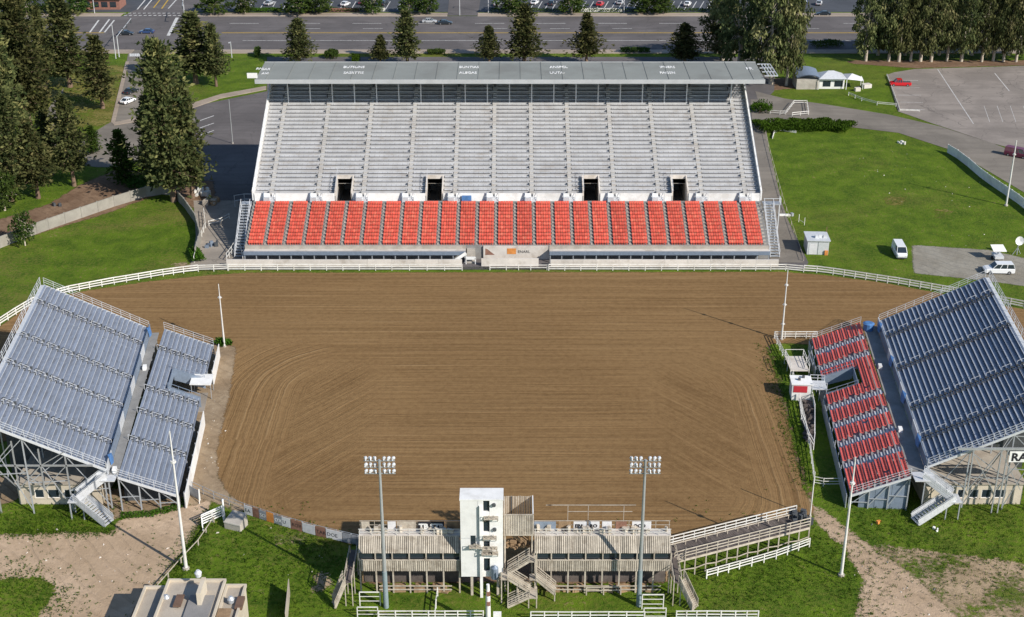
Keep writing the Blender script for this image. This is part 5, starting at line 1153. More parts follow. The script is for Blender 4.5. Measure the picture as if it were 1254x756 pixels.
# announcer stand with red panel before the red seats
a0 = P(984, 488); r = thing('announcer_stand', 'white announcer platform with a red panel before the red seats', 'platform', a0, math.radians(-4)); mb = MB()
mb.box(-1.9, .9, -.7, 1.9, 0, 2.6); mb.build('cabin', 'white_paint', r); mb = MB(); mb.box(-2.05, 1.05, -.85, 2.05, 2.603, 2.75); mb.build('roof', 'white_paint', r)
mb = MB(); mb.box(-1.7, .3, -.76, -.71, 1.35, 2.4); mb.build('panel', 'red_panel', r); mb = MB(); mb.box(.95, 3.2, -.8, 1.9, 1.9, 2.05); mb.build('side_deck', 'galv_light', r)
mb = MB()
for x in (1.0, 2.1, 3.1):
    for y in (-.75, 1.85): mb.beam((x, y, 0), (x, y, 3.0), .07)
for y in (-.75, 1.85): mb.beam((1.0, y, 3.0), (3.1, y, 3.0), .06); mb.beam((1.0, y, 2.5), (3.1, y, 2.5), .05)
mb.build('rail', 'galv_light', r)
for k, (x, y) in enumerate(((-.8, .5), (-.1, 1.3))): mb = MB(); mb.cbox((x, y, 2.75), .35, .35, .35); mb.build('fan_unit', 'dark_steel', r)
a0 = P(976, 459); r = thing('judges_deck', 'small railed deck with a pale floor beside the announcer platform', 'platform', a0); mb = MB(); mb.box(-1.3, 1.5, -1.2, 3.6, 1.2, 1.35); mb.build('floor', 'white_concrete', r)
mb = MB()
for x in (-1.3, 1.5):
    for y in (-1.2, 1.2, 3.6): mb.beam((x, y, 0), (x, y, 2.5), .09)
    for z in (2.5, 2.0): mb.beam((x, -1.2, z), (x, 3.6, z), .06)
mb.beam((-1.3, 3.6, 2.5), (1.5, 3.6, 2.5), .06); mb.build('rail', 'fence_white', r)
mb = MB()
for k in range(6): mb.beam((1.9 + U(0, .9), -1 + k * .9, 0), (1.9 + U(0, .9), -1 + k * .9, 2.2), .08)
mb.beam((2.0, -1.1, 2.2), (2.3, 3.8, 2.2), .07); mb.beam((2.8, -1.1, 1.4), (2.6, 3.8, 1.4), .07); mb.build('frame', 'galv', r)
# chute pen
a0 = P(988, 515); r = thing('chute_pen', 'narrow pipe pen cluttered with gear on the grass verge', 'pen', a0); O = Vector(a0)
ou = [P(*q) for q in ((978, 492), (981, 515), (990, 540), (996, 551), (997, 540), (997, 505), (994, 490))]
mb = MB(O)
for a, b_ in zip(ou[:-1], ou[1:]):
    for z in (1.3, .7): mb.beam(a + Vector((0, 0, z)), b_ + Vector((0, 0, z)), .09)
    mb.beam(a, a + Vector((0, 0, 1.35)), .11)
mb.build('pipe_rails', 'fence_white', r)
mb = MB(O)
for k in range(46): f = R.random(); c = Vector((988 - 627, 0, 0)); px = U(983, 994) + f * 2; py = 496 + f * 46; q = P(px, py); mb.cbox((q.x, q.y, .04), U(.2, .7), U(.2, .9), U(.15, .8), U(0, 3))
mb.build('gear', 'wood_dark', r, kind='stuff')
mb = MB(O); mb.prism([(p.x, p.y) for p in ou], .03, .10); mb.build('floor', 'mulch', r) if False else mb.build('floor', 'wood_dark', r)
# small shed by the grandstand
a0 = P(1001, 312); r = thing('small_shed', 'small grey-roofed shed with rooftop units beside the footpath', 'shed', a0, math.radians(-3)); mb = MB(); w2, d2 = 1.95, 2.1
mb.box(-w2, w2, 0, .15, 0, 2.7); mb.box(-w2, w2, 2 * d2 - .15, 2 * d2, 0, 2.7); mb.box(-w2, -w2 + .15, .151, 2 * d2 - .151, 0, 2.7); mb.box(w2 - .15, w2, .151, 2 * d2 - .151, 0, 2.7); mb.build('wall', 'galv_light', r)
mb = MB(); mb.box(-w2 - .2, w2 + .2, -.25, 2 * d2 + .2, 2.703, 2.86); mb.build('roof', 'galv_light', r)
mb = MB(); mb.box(-w2 + .3, -.2, -.04, -.004, .05, 2.1); mb.build('door', 'banner_white', r); mb = MB(); mb.box(-.05, .06, -.05, -.004, 0, 2.7); mb.build('batten', 'galv', r); mb = MB(); mb.box(w2 - .7, w2 - .1, -.3, -.05, 0, .9); mb.build('crate', 'orange', r)
for x, y in ((-.2, 1.3), (.5, 1.6), (1.3, 1.5)): mb = MB(); mb.cbox((x, y, 2.86), .6, .6, .5); mb.build('roof_unit', 'lamp_white', r)
mb = MB(); mb.beam((w2 + .1, 2 * d2, 0), (w2 + .1, 2 * d2, 3.9), .09); mb.build('corner_pole', 'rust', r)
# concrete/block fence beyond the left lawn
def wall_run(label, pts, h, mat, step=3.0, name='boundary_wall', cap=True, th=.2):
    pts = [P(*p) for p in pts]; r = thing(name, label, 'wall' if 'wall' in name else 'fence', pts[0]); O = pts[0]
    for a, b_ in zip(pts[:-1], pts[1:]):
        n = max(1, round((b_ - a).length / step)); d = (b_ - a) / n
        for k in range(n):
            s, e = a + d * k + d * .006, a + d * (k + 1) - d * .006; mb = MB(O); hh = h + U(-.02, .02); mb.beam(s + Vector((0, 0, hh / 2)), e + Vector((0, 0, hh / 2)), th, hh); mb.build('panel', mat, r)
            mb = MB(O); mb.beam(a + d * k, a + d * k + Vector((0, 0, h + .12)), th * 1.3); mb.build('post', mat, r)
    return r
wall_run('grey block wall curving round the lawn and pine shade', [(-20, 318), (0, 304), (30, 292), (60, 281), (100, 267), (140, 253), (180, 241), (200, 238), (216, 240)], 2.2, 'wall_grey', 3.4)
wall_run('dark screened fence at the edge of the lawn beside the footpath', [(216, 244), (226, 254), (240, 274), (246, 296), (240, 316)], 2.0, 'wall_grey', 3.0, 'screen_fence')
wall_run('white panel fence between lawn and curving drive', [(1160, 187), (1172, 194), (1185, 204), (1200, 217), (1215, 228), (1230, 238), (1246, 249), (1275, 272)], 1.9, 'white_paint', 3.2, 'panel_fence', th=.08)
wall_run('thin pale kerb wall bordering the lawn by the hedge', [(946, 170), (948, 163), (955, 160), (975, 163)], .5, 'fence_white', 3, 'low_wall', th=.12)
rail_fence('rail_fence', 'pale post and chain line along the footpath beside the lawn', [(934, 150), (941, 180), (950, 215), (960, 250), (972, 285), (984, 320)], .8, (.7,), 4.5, 'wood_grey', .1, rh=.05)
rail_fence('rail_fence', 'white cable rail between the tented hut and the parking lot', [(1039, 117), (1055, 124), (1074, 129), (1097, 131)], .9, (.85, .5), 3.2)
rail_fence('kerb_rail', 'white kerb rail at the corner of the parking lot', [(1086, 93), (1092, 108), (1102, 136), (1126, 137)], .5, (.42, .2), 3.0, 'fence_white', .12)
rail_fence('pipe_fence', 'tangled white pipe rails along the footpath beside the lawn wall', [(238, 322), (245, 296), (252, 280), (250, 262)], 1.3, (1.25, .6), 2.0, 'fence_white', .1)
rail_fence('pipe_fence', 'white pipe barrier crossing the footpath beside the grandstand shade', [(256, 277), (270, 274), (281, 268)], 1.1, (1.05, .5), 2.0, 'fence_white', .1)
rail_fence('pipe_fence', 'pale blue pipe railing in the shade beside the grandstand', [(288, 254), (300, 252), (312, 252)], 2.6, (2.5, 1.4), 2.2, 'galv_light', .1)
rail_fence('pipe_fence', 'looped white pipe rail by the foot of the grandstand end', [(278, 320), (284, 312), (291, 300), (296, 312), (298, 322)], 1.6, (1.55, .8), 2.0, 'fence_white', .1)
rail_fence('pipe_gate_run', 'white gate across the footpath end by the arena rail', [(243, 333), (262, 332.5), (279, 331.5)], 1.3, (1.25, .9, .5), 2.0, 'fence_white', .12, cat='gate')
rail_fence('pipe_fence', 'bent white pipes round the planter by the curving drive', [(943, 140), (955, 141), (962, 141), (972, 128), (988, 128), (990, 141), (970, 143)], 1.1, (1.0, .5), 2.6, 'fence_white', .1)
# bottom-left building seen from above
bb = thing('flat_roofed_house', 'tan flat-roofed house with stepped parapets and grey inset roof by the sandy yard', 'building', P(238, 780)); O = Vector(bb.location); zr = 4.6
def rx(px, py): return P(px, py, zr)
def slab(x0, y0, x1, y1, z, nm, mat, th=.25, z0=None):
    a = P(x0, y0, z); b_ = P(x1, y1, z); mb = MB(O); mb.box(a.x, b_.x, min(a.y, b_.y), max(a.y, b_.y), z - th if z0 is None else z0, z); return mb.build(nm, mat, bb)
YB0 = P(238, 800, zr).y
def blockb(x0, yt, x1, z, mat='tan_roof', par=.35):
    a = P(x0, yt, z); b_ = P(x1, yt, z); x0_, x1_, y1_ = a.x, b_.x, a.y
    MB(O).box(x0_, x1_, YB0, y1_, 0, z - .3).build('wall', 'tan_wall', bb); rf = MB(O).box(x0_, x1_, YB0, y1_, z - .297, z - .1).build('roof', mat, bb)
    mb = MB(O); mb.box(x0_ - .1, x0_ + .15, YB0, y1_ + .1, z - .097, z + par - .1); mb.box(x1_ - .15, x1_ + .1, YB0, y1_ + .1, z - .097, z + par - .1); mb.box(x0_ + .151, x1_ - .151, y1_ - .15, y1_ + .1, z - .097, z + par - .1); mb.build('parapet', 'tan_wall', rf); return rf
blockb(178, 720, 206, 4.0); blockb(207, 711.5, 276, 4.6); blockb(278, 718, 301, 4.2)
def rbox(px0, px1, py0, py1, z0, z1, nm, mat):
    a = P(px0, py1, z1); b_ = P(px1, py0, z1); return MB(O).box(a.x, b_.x, a.y, b_.y, z0, z1).build(nm, mat, bb)
rbox(211, 263, 729, 792, 4.505, 4.75, 'inset_roof', 'grey_roof'); rbox(211.5, 226, 728, 742, 4.755, 4.95, 'hatch', 'brown_roof'); rbox(287, 300, 730, 744, 4.105, 4.5, 'hatch', 'brown_roof'); rbox(240, 252, 707, 727, 4.5, 6.3, 'stair_head', 'tan_wall'); rbox(263, 284, 745, 760, 4.505, 4.6, 'patch', 'wood_brown')
for px, py, z in ((204, 736, 4.1), (283, 738, 4.3), (243, 706, 6.3)):
    q = P(px, py, z); mb = MB(O); mb.tube((q.x, q.y, z), (q.x, q.y, z + .5), .32, .4, 10); mb.tube((q.x, q.y, z + .5), (q.x, q.y, z + .8), .42, .2, 10); mb.build('roof_vent', 'lamp_white' if z > 5 else 'galv', bb)
a = P(163, 750, 1.8); MB(O).box(a.x - .1, a.x + 3, YB0, a.y + 1.2, 0, 1.8).build('lean_to', 'brown_roof', bb)
r = thing('timber_screen', 'thin upright timber screen standing on the grass beyond the house', 'screen', P(351, 756)); O2 = Vector(r.location); a, b_ = P(351, 770), P(355, 728); mb = MB(O2)
for k in range(9): s = a.lerp(b_, k / 9); e = a.lerp(b_, (k + .97) / 9); mb.beam(s + Vector((0, 0, 1.1)), e + Vector((0, 0, 1.1)), .08, 2.2)
mb.build('boards', 'tan_roof', r)
# white tented hut by the drive
a0 = P(1005, 110); r = thing('tented_hut', 'pale hut with dark curved roof and low peaked canopy beside the drive', 'hut', a0); mb = MB()
nseg = 8; pts = []
for k in range(nseg + 1): f = k / nseg; pts.append((-6.4 + 6.0 * f, 2.6 + 1.3 * math.sin(math.pi * (.15 + .7 * f))))
mb.extrude([(0, 0), (0, 0)], 0, 0) if False else None
vs = [(x, 0.0, z) for x, z in pts] + [(x, 6.0, z + .8) for x, z in pts]; mb.add(vs, [(k, k + 1, nseg + 2 + k, nseg + 1 + k) for k in range(nseg)]); mb.add([(x, 0, z - .2) for x, z in pts] + [(x, 6, z + .6) for x, z in pts], [(k, nseg + 1 + k, nseg + 2 + k, k + 1) for k in range(nseg)]); mb.build('curved_roof', 'steel_blue', r)
mb = MB(); mb.box(-6.3, -.5, .3, 5.8, 0, 2.6); mb.build('wall', 'concrete', r)
mb = MB(); mb.box(-.3, 6.2, .8, 5.6, 0, 2.6); mb.build('wall', 'white_paint', r)
mb = MB(); zt_ = 4.3; mb.add([(-.8, -.2, 2.8), (6.6, -.2, 2.8), (6.6, 6, 2.8), (-.8, 6, 2.8), (2.2, 2.9, zt_), (3.6, 2.9, zt_)], [(0, 1, 5, 4), (1, 2, 5), (2, 3, 4, 5), (3, 0, 4), (0, 3, 2, 1)]); mb.build('canopy', 'galv_light', r)
mb = MB(); mb.add([(6.7, .5, 2.6), (11.0, .2, 2.2), (11.5, 4.2, 2.2), (6.7, 5.6, 2.7), (8.4, 2.6, 3.6)], [(0, 1, 4), (1, 2, 4), (2, 3, 4), (3, 0, 4), (0, 3, 2, 1)]); mb.build('canopy', 'banner_white', r)
for x, y in ((6.7, .5), (10.9, .3), (11.3, 4.1), (-.7, -.1), (6.5, -.1)): MB().beam((x, y, 0), (x, y, 2.5), .12).build('post', 'white_paint', r)
for xa_, xb_ in ((.6, 2.6), (3.6, 5.8)): MB().box(xa_, xb_, .76, .797, .6, 2.1).build('window', 'glass', r)
mb = MB(); mb.cbox((12.3, 2.0, 0), 2.2, 1.6, 1.0, .3); mb.cbox((9.2, -1.2, 0), 1.4, 1.0, .9, .2); mb.build('bench_unit', 'white_concrete', r)

# ================================================================== vehicles
def loft(mb, secs):
    n0 = len(secs[0]); base = []
    for s in secs: base += s
    fs = []
    for i in range(len(secs) - 1):
        for k in range(n0): fs.append((i * n0 + k, i * n0 + (k + 1) % n0, (i + 1) * n0 + (k + 1) % n0, (i + 1) * n0 + k))
    fs += [tuple(range(n0 - 1, -1, -1)), tuple((len(secs) - 1) * n0 + k for k in range(n0))]
    mb.add(base, fs)
SPEC = {  # length, half width, waist z, roof z, cabin (rear base, rear top, front top, front base), bonnet z
    'sedan': (4.6, .88, .92, 1.43, (-1.75, -1.05, .35, 1.15), .86), 'suv': (5.1, .97, 1.10, 1.85, (-2.45, -2.2, .55, 1.25), 1.05),
    'van': (5.3, .98, 1.15, 2.10, (-2.58, -2.5, 1.3, 2.0), 1.1), 'pickup': (5.5, .98, 1.05, 1.82, (-.45, -.25, .95, 1.55), 1.02)}
def car(kind, col, label, loc, rz, extra=None):
    L, W2, zw, zr_, cab, zb_ = SPEC[kind]; r = thing({'sedan': 'parked_car', 'suv': 'utility_vehicle', 'van': 'van', 'pickup': 'pickup_truck'}[kind], label, {'sedan': 'car', 'suv': 'car', 'van': 'van', 'pickup': 'truck'}[kind], loc, rz)
    h = L / 2
    def sec(x, hw, zl, zt, r_=.12): return [(x, -hw, zl), (x, -hw, zt - r_), (x, -hw + r_, zt), (x, hw - r_, zt), (x, hw, zt - r_), (x, hw, zl)]
    mb = MB(); loft(mb, [sec(-h, W2 * .9, .42, zw - .08), sec(-h + .15, W2 * .98, .3, zw), sec(cab[0], W2, .28, zw), sec(cab[3], W2, .28, zb_ + .05), sec(h - .35, W2 * .96, .3, zb_ - .08), sec(h - .03, W2 * .85, .4, zb_ - .22)]); body = mb.build('body', col, r)
    mb = MB(); g = W2 * .92; gt = W2 * .78
    loft(mb, [[(cab[0], -g, zw - .02), (cab[0], g, zw - .02), (cab[1], gt, zr_ - .06), (cab[1], -gt, zr_ - .06)], [(cab[3], -g, zw - .02), (cab[3], g, zw - .02), (cab[2], gt, zr_ - .06), (cab[2], -gt, zr_ - .06)]]); mb.build('window', 'glass', r)
    mb = MB(); mb.box(cab[1] - .03, cab[2] + .03, -gt - .03, gt + .03, zr_ - .07, zr_); 
    for s in (-1, 1):
        mb.beam((cab[0], s * (g + .01), zw - .02), (cab[1], s * (gt + .01), zr_ - .05), .1); mb.beam((cab[3], s * (g + .01), zw - .02), (cab[2], s * (gt + .01), zr_ - .05), .08)
        for f in (.36, .68): xb_ = cab[0] + (cab[3] - cab[0]) * f; xt = cab[1] + (cab[2] - cab[1]) * f; mb.beam((xb_, s * (g + .012), zw - .02), (xt, s * (gt + .012), zr_ - .05), .09)
        if kind == 'van': mb.add([(cab[0], s * (g + .02), zw), (cab[0] + 2.6, s * (g + .02), zw), (cab[1] + 2.5, s * (gt + .03), zr_ - .05), (cab[1], s * (gt + .03), zr_ - .05)], [(0, 1, 2, 3)])
    mb.build('roof', col, r)
    if kind == 'pickup':
        mb = MB(); mb.box(-h + .12, cab[0] - .1, -W2 + .18, W2 - .18, zw - .004 - .02, zw + .006); mb.build('bed', 'dark_steel', r)
    for x in (-h + .95, h - .95):
        for s in (-1, 1):
            mb = MB(); mb.tube((x, s * (W2 - .2), .33), (x, s * (W2 + .01), .33), .33, .33, 14); wl_ = mb.build('wheel', 'tyre', r); mb = MB(); mb.tube((x, s * (W2 - .02), .33), (x, s * (W2 + .025), .33), .19, .17, 10); mb.build('rim', 'rim', wl_)
    for s in (-1, 1):
        mb = MB(); mb.cbox((h - .05, s * W2 * .66, zb_ - .38), .08, .34, .15); mb.build('headlight', 'lens', r); mb = MB(); mb.cbox((-h + .02, s * W2 * .74, zw - .35), .06, .2, .26); mb.build('tail_light', 'tail_lamp', r)
    mb = MB(); mb.cbox((h - .02, 0, .34), .12, W2 * 1.7, .2); mb.cbox((-h + .03, 0, .34), .12, W2 * 1.7, .2); mb.build('bumper', 'dark_steel', r)
    return r
car('van', 'car_white', 'white van parked alone on the lawn beside the gravel pad', P(1101, 312), math.radians(-93))
sv = car('suv', 'car_white', 'white utility vehicle parked at the edge of the gravel pad', P(1222, 334), math.radians(178))
sv.scale = (1.05, 1.05, 1.05)
car('pickup', 'car_red', 'bright red pickup truck at the corner of the parking lot', P(1102, 105), math.radians(176))
car('van', 'car_maroon', 'dark maroon van parked on the drive beyond the white panel fence', P(1245, 192), math.radians(-38))
car('sedan', 'car_white', 'white car driving down the tree-lined side road', P(157, 126), math.radians(65)); car('sedan', 'car_dark', 'dark car following on the tree-lined side road', P(161, 114), math.radians(65))
car('sedan', 'car_dark', 'dark green car crossing the road junction', P(154.5, 43), math.radians(0)); car('sedan', 'car_blue', 'dark blue car in the junction lane towards the lawn', P(180, 41), math.radians(180))
car('sedan', 'car_silver', 'silver car driving on the road behind two roadside trees', P(526, 28), math.radians(0)); car('sedan', 'car_dark', 'dark car in the far lane by the driveway', P(545, 30), math.radians(0)); car('sedan', 'car_dark', 'small dark car on the road past the tall eucalyptus', P(1008, 19), math.radians(178))
lotc = [('car_dark', 300), ('car_silver', 330), ('car_white', 423), ('car_maroon', 445), ('car_dark', 470), ('car_silver', 610), ('car_white', 655), ('car_dark', 676), ('car_red', 735), ('car_silver', 760), ('car_dark', 812), ('car_white', 842), ('car_blue', 985), ('car_silver', 1003)]
ORD = 'first second third fourth fifth sixth seventh eighth ninth tenth eleventh twelfth thirteenth fourteenth fifteenth sixteenth'.split()
wds = {'car_dark': 'black', 'car_silver': 'silver', 'car_white': 'white', 'car_maroon': 'maroon', 'car_red': 'red', 'car_blue': 'navy'}
for i, (cc, px) in enumerate(lotc):
    o = car('sedan', cc, '%s car parked across the road, %s in the row from the cross street' % (wds[cc], ORD[i]), P(px, 5 + (i % 3)), math.radians(70)); o['group'] = 'cars parked across the road'
# lattice dish trailer and tower light beside the pad
a0 = P(1221, 318); r = thing('light_trailer', 'small white tilted-panel trailer behind the white utility vehicle', 'trailer', a0); mb = MB(); mb.cbox((0, 0, .5), 1.6, 2.2, .5); mb.build('body', 'galv_light', r); mb = MB(); mb.add([(-1.2, -.9, 1.9), (1.2, -.9, 1.9), (1.0, .9, 2.5), (-1.3, .9, 2.5), (-1.2, -.9, 2.0), (1.2, -.9, 2.0), (1.0, .9, 2.6), (-1.3, .9, 2.6)], BOXF); mb.build('panel', 'white_paint', r)
mb = MB(); mb.beam((0, 0, 1.0), (0, 0, 2.1), .2); mb.build('mount', 'galv', r)
for s in (-1, 1): mb = MB(); mb.tube((s * .85, 0, .35), (s * 1.05, 0, .35), .35, .35, 12); mb.build('wheel', 'tyre', r)
a0 = P(1245, 312); r = thing('dish_stand', 'white dish antenna on a stand at the lawn edge beyond the pad', 'antenna', a0); mb = MB(); mb.tube((0, 0, 0), (0, 0, 2.6), .1, .08, 8); mb.beam((-.8, 0, 0), (0, 0, 1.4), .08); mb.beam((.8, .4, 0), (0, 0, 1.4), .08); mb.build('stand', 'galv', r)
mb = MB(); n = 12
ring_ = [(math.cos(2 * math.pi * k / n) * .8, -.45 + .2 * math.sin(2 * math.pi * k / n), 2.9 + math.sin(2 * math.pi * k / n) * .8) for k in range(n)]; mb.add(ring_ + [(0, 0, 2.75)], [(k, (k + 1) % n, n) for k in range(n)]); mb.add([(x, y + .06, z) for x, y, z in ring_] + [(0, .06, 2.75)], [((k + 1) % n, k, n) for k in range(n)]); mb.build('dish', 'white_paint', r)
# low loose objects
def crate_pile(name, label, px, py, mats, n=6, s=.8):
    a0 = P(px, py); r = thing(name, label, 'pile', a0)
    for mt in mats:
        mb = MB()
        for k in range(n): mb.cbox((U(-1, 1) * s, U(-1, 1) * s, 0), U(.3, .9) * s, U(.3, .9) * s, U(.2, .9) * s, U(0, 3))
        mb.build('piece', mt, r, kind='stuff')
crate_pile('timber_pile', 'heap of pale broken timber on the footpath by the lawn corner', 258, 249, ['wood_brown', 'tan_roof'], 14, 1.3); crate_pile('barrier_pile', 'stack of white barriers beside the timber heap', 247, 238, ['fence_white'], 8, 1.5)
crate_pile('bin_cluster', 'dark bins standing on the footpath near the arena gate', 261, 302, ['dark_steel', 'steel_blue'], 4, 1.0); crate_pile('crate', 'small orange crate on the grass near the red stand stairs', 1075, 641, ['orange'], 2, .5); crate_pile('white_sack', 'white sack lying on the grass at the foot of the stairs', 1145, 650, ['white_paint'], 3, .4)
crate_pile('bin_cluster', 'dark bins on bare ground by the curving block wall', 68, 254, ['dark_steel'], 3, .9); crate_pile('rail_heap', 'white debris dropped on the lawn near the drive', 1103, 176, ['fence_white'], 5, .8)
r = thing('satellite_cart', 'long white board lying across the footpath edge beside lawn', 'board', P(961, 264.5)); mb = MB(); mb.cbox((0, 0, 0), 2.2, .5, .35); mb.build('plank', 'white_paint', r); mb = MB(); mb.cbox((1.4, 0, 0), .5, .6, .6, .4); mb.build('end_block', 'galv', r)
# far-side low fences across the road
for lb, x0_, x1_, y_ in (('low white fence before the parking bays across the road', 702, 762, 14.5), ('low brown wall across the road by two trees', 404, 440, 14.5), ('short pale fence across the road near the cross street', 455, 472, 14)):
    wall_run(lb, [(x0_, y_), (x1_, y_)], 1.1, 'fence_white' if 'white' in lb or 'pale' in lb else 'brick_red', 4, 'low_wall', th=.2)
for lb, x0_, x1_ in (('dark shop frontage with terracotta trim left of the cross street', 108, 140),):
    a0 = P((x0_ + x1_) / 2, 12); r = thing('kiosk', lb, 'building', a0); mb = MB(); mb.box(-6, 6, 0, 8, 0, 3.2); mb.build('wall', 'brick_red', r); mb = MB(); mb.box(-6.6, 6.6, -.6, 8.6, 3.203, 3.5); mb.build('roof', 'brown_roof', r)
    for k in range(4): MB().box(-5.4 + k * 2.8, -3.4 + k * 2.8, -.06, -.004, .8, 2.5).build('window', 'glass', r)
# ================================================================== trees
def leaf(mb, c, d, l, wd, t, rnd):
    """one small spray: a folded diamond along d"""
    d = d.normalized(); a = Vector((rnd.uniform(-1, 1), rnd.uniform(-1, 1), rnd.uniform(-1, 1))); s = d.cross(a)
    if s.length < 1e-3: s = Vector((1, 0, 0))
    s.normalize(); n = d.cross(s); m = c + d * l * .45
    mb.v += [tuple(c), tuple(m + s * wd + n * wd * .35), tuple(c + d * l), tuple(m - s * wd + n * wd * .35)]
    i = len(mb.v) - 4; mb.f += [(i, i + 1, i + 2), (i, i + 2, i + 3)]; mb.t += [t] * 4
def conifer_mesh(seed, h, r, nb, base=.14, top=.75, leafl=.95, lobes=True, mat='needles', trunkmat='bark_brown', per=9):
    rnd = random.Random(seed); tm = MB(); cm = MB()
    lean = Vector((rnd.uniform(-.03, .03) * h, rnd.uniform(-.03, .03) * h, 0)); tr = .018 * h + .08
    prev = Vector((0, 0, -.1)); pr_ = tr * 1.25
    for k in range(1, 7):
        f = k / 6; q = Vector((lean.x * f * f, lean.y * f * f, h * .96 * f)); tm.tube(prev, q, pr_, tr * (1.02 - f), 7, caps=False); prev, pr_ = q, tr * (1.02 - f)
    ph = rnd.uniform(0, 6)
    for i in range(nb):
        f = (i + rnd.random()) / nb; z = h * (base + (1 - base) * f); az = i * 2.39996 + rnd.uniform(-.4, .4)
        prof = (1 - f) ** top * (1 - .55 * math.exp(-f * 9)) + .05
        if lobes: prof *= .78 + .3 * math.sin(az * 2 + ph + f * 7) * rnd.random() + rnd.uniform(-.12, .14)
        if f > .1 and mnoise.noise(Vector((math.cos(az) * 1.3 + seed, math.sin(az) * 1.3, f * 6))) < -.22: prof *= .45
        if rnd.random() < .10: prof *= 1.28
        L = r * max(.08, prof); o = Vector((lean.x * (z / h) ** 2, lean.y * (z / h) ** 2, z)); up = .25 + .5 * f - .25 * (1 - f)
        d = Vector((math.cos(az), math.sin(az), up * .6)).normalized()
        tip = o + d * L + Vector((0, 0, -.10 * L))
        if L > .8: tm.tube(o, o.lerp(tip, .85), max(.03, tr * .22 * (1 - f) + .02), .02, 4, caps=False)
        tint0 = min(1, max(0, rnd.gauss(.42, .24)))
        n = max(4, int(per * (L / r + .3)))
        for k in range(n):
            g = .22 + .78 * ((k + rnd.random()) / n); spread = L * .20 * (.4 + g)
            c = o.lerp(tip, g) + Vector((rnd.gauss(0, spread), rnd.gauss(0, spread), rnd.gauss(0, spread * .55)))
            for q in range(3):
                dd = d * .9 + Vector((rnd.gauss(0, .6), rnd.gauss(0, .6), rnd.gauss(.05, .45)))
                leaf(cm, c + Vector((rnd.gauss(0, .22), rnd.gauss(0, .22), rnd.gauss(0, .18))), dd, leafl * rnd.uniform(.65, 1.25), leafl * .26, min(1, max(0, tint0 + rnd.gauss(0, .14))), rnd)
    return tm.mesh('trunk', trunkmat, True), cm.mesh('crown', mat, tint=True)
def clump_mesh(seed, h, r, ncl, base=.3, droop=False, leafl=.8, mat='broad_leaf', trunkmat='bark_pale', per=70, vs=1.0, forks=5):
    rnd = random.Random(seed); tm = MB(); cm = MB(); tr = .012 * h + .1
    tm.tube((0, 0, -.1), (0, 0, h * base), tr * 1.2, tr * .9, 8, caps=False); cents = []
    for k in range(forks):
        az = k * 2.4 + rnd.uniform(-.4, .4); top_ = Vector((math.cos(az) * r * rnd.uniform(.2, .6), math.sin(az) * r * rnd.uniform(.2, .6), h * rnd.uniform(.65, .95))); mid = Vector((top_.x * .35, top_.y * .35, h * (base + .22)))
        tm.tube((0, 0, h * base * .95), mid, tr * .6, tr * .42, 6, caps=False); tm.tube(mid, top_, tr * .42, .04, 5, caps=False); cents.append((mid, top_))
    for i in range(ncl):
        f = (i + .5) / ncl; z = h * (base * .75 + (1 - base * .75) * f); rr_ = r * math.sqrt(max(.05, 1 - ((f - .45) / .62) ** 2)) * rnd.uniform(.35, 1.0); az = i * 2.39996 + rnd.uniform(-.3, .3)
        c0 = Vector((math.cos(az) * rr_, math.sin(az) * rr_, z)); m_ = cents[i % forks][0].lerp(cents[i % forks][1], min(1, f * .9)); tm.tube(m_, c0, .07, .03, 4, caps=False)
        cr = r * rnd.uniform(.20, .36); tint0 = min(1, max(0, rnd.gauss(.45, .24)))
        for k in range(per):
            v = Vector((rnd.gauss(0, 1), rnd.gauss(0, 1), rnd.gauss(0, 1))).normalized() * cr * rnd.random() ** .45; v.z *= vs
            c = c0 + v; dd = (Vector((rnd.gauss(0, .35), rnd.gauss(0, .35), -1)) if droop else v.normalized() + Vector((rnd.gauss(0, .6), rnd.gauss(0, .6), rnd.gauss(0, .6))))
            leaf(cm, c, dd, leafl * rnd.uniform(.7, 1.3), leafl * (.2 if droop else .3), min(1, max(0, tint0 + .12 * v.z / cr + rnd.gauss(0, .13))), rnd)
    return tm.mesh('trunk', trunkmat, True), cm.mesh('crown', mat, tint=True)
def tree(name, label, px, py, ytop, meshes, href, rref, rpx, group=None, z=None, rz=None):
    b0 = P(px, py); h = ztop(ytop, b0.y) if z is None else z
    s = FPX / (b0.y * cP + (CAMH - h * .5) * sP); rad = rpx / s
    o = thing(name, label, 'tree', b0, U(0, 6.28) if rz is None else rz, group); sx = rad / rref; sz = h / href
    for nm, me in zip(('trunk', 'crown'), meshes):
        c = link(nm, me, o); c.scale = (sx, sx, sz)
    return o
CON = [conifer_mesh(11 + k, 20, 5.2, 150 + 10 * k, base=.16 + .02 * k, top=(.62, .8, .7, .9)[k], per=11) for k in range(4)]
PINE = [conifer_mesh(40 + k, 30, 7.5, 260, base=.12, top=(.42, .5)[k], leafl=1.15, per=13) for k in range(2)]
CONB = conifer_mesh(70, 11, 3.2, 120, base=.08, top=.7, leafl=.75, mat='needles_bright', per=9)
EUC = [clump_mesh(90 + k, 24, 5.0, 44 + 4 * k, .26, True, 1.0, 'euc_leaf', 'bark_pale', 85, 1.5) for k in range(4)]
OAK = [clump_mesh(120 + k, 8, 3.2, 22, .26, False, .7, 'broad_leaf', 'bark_pale', 62) for k in range(3)]
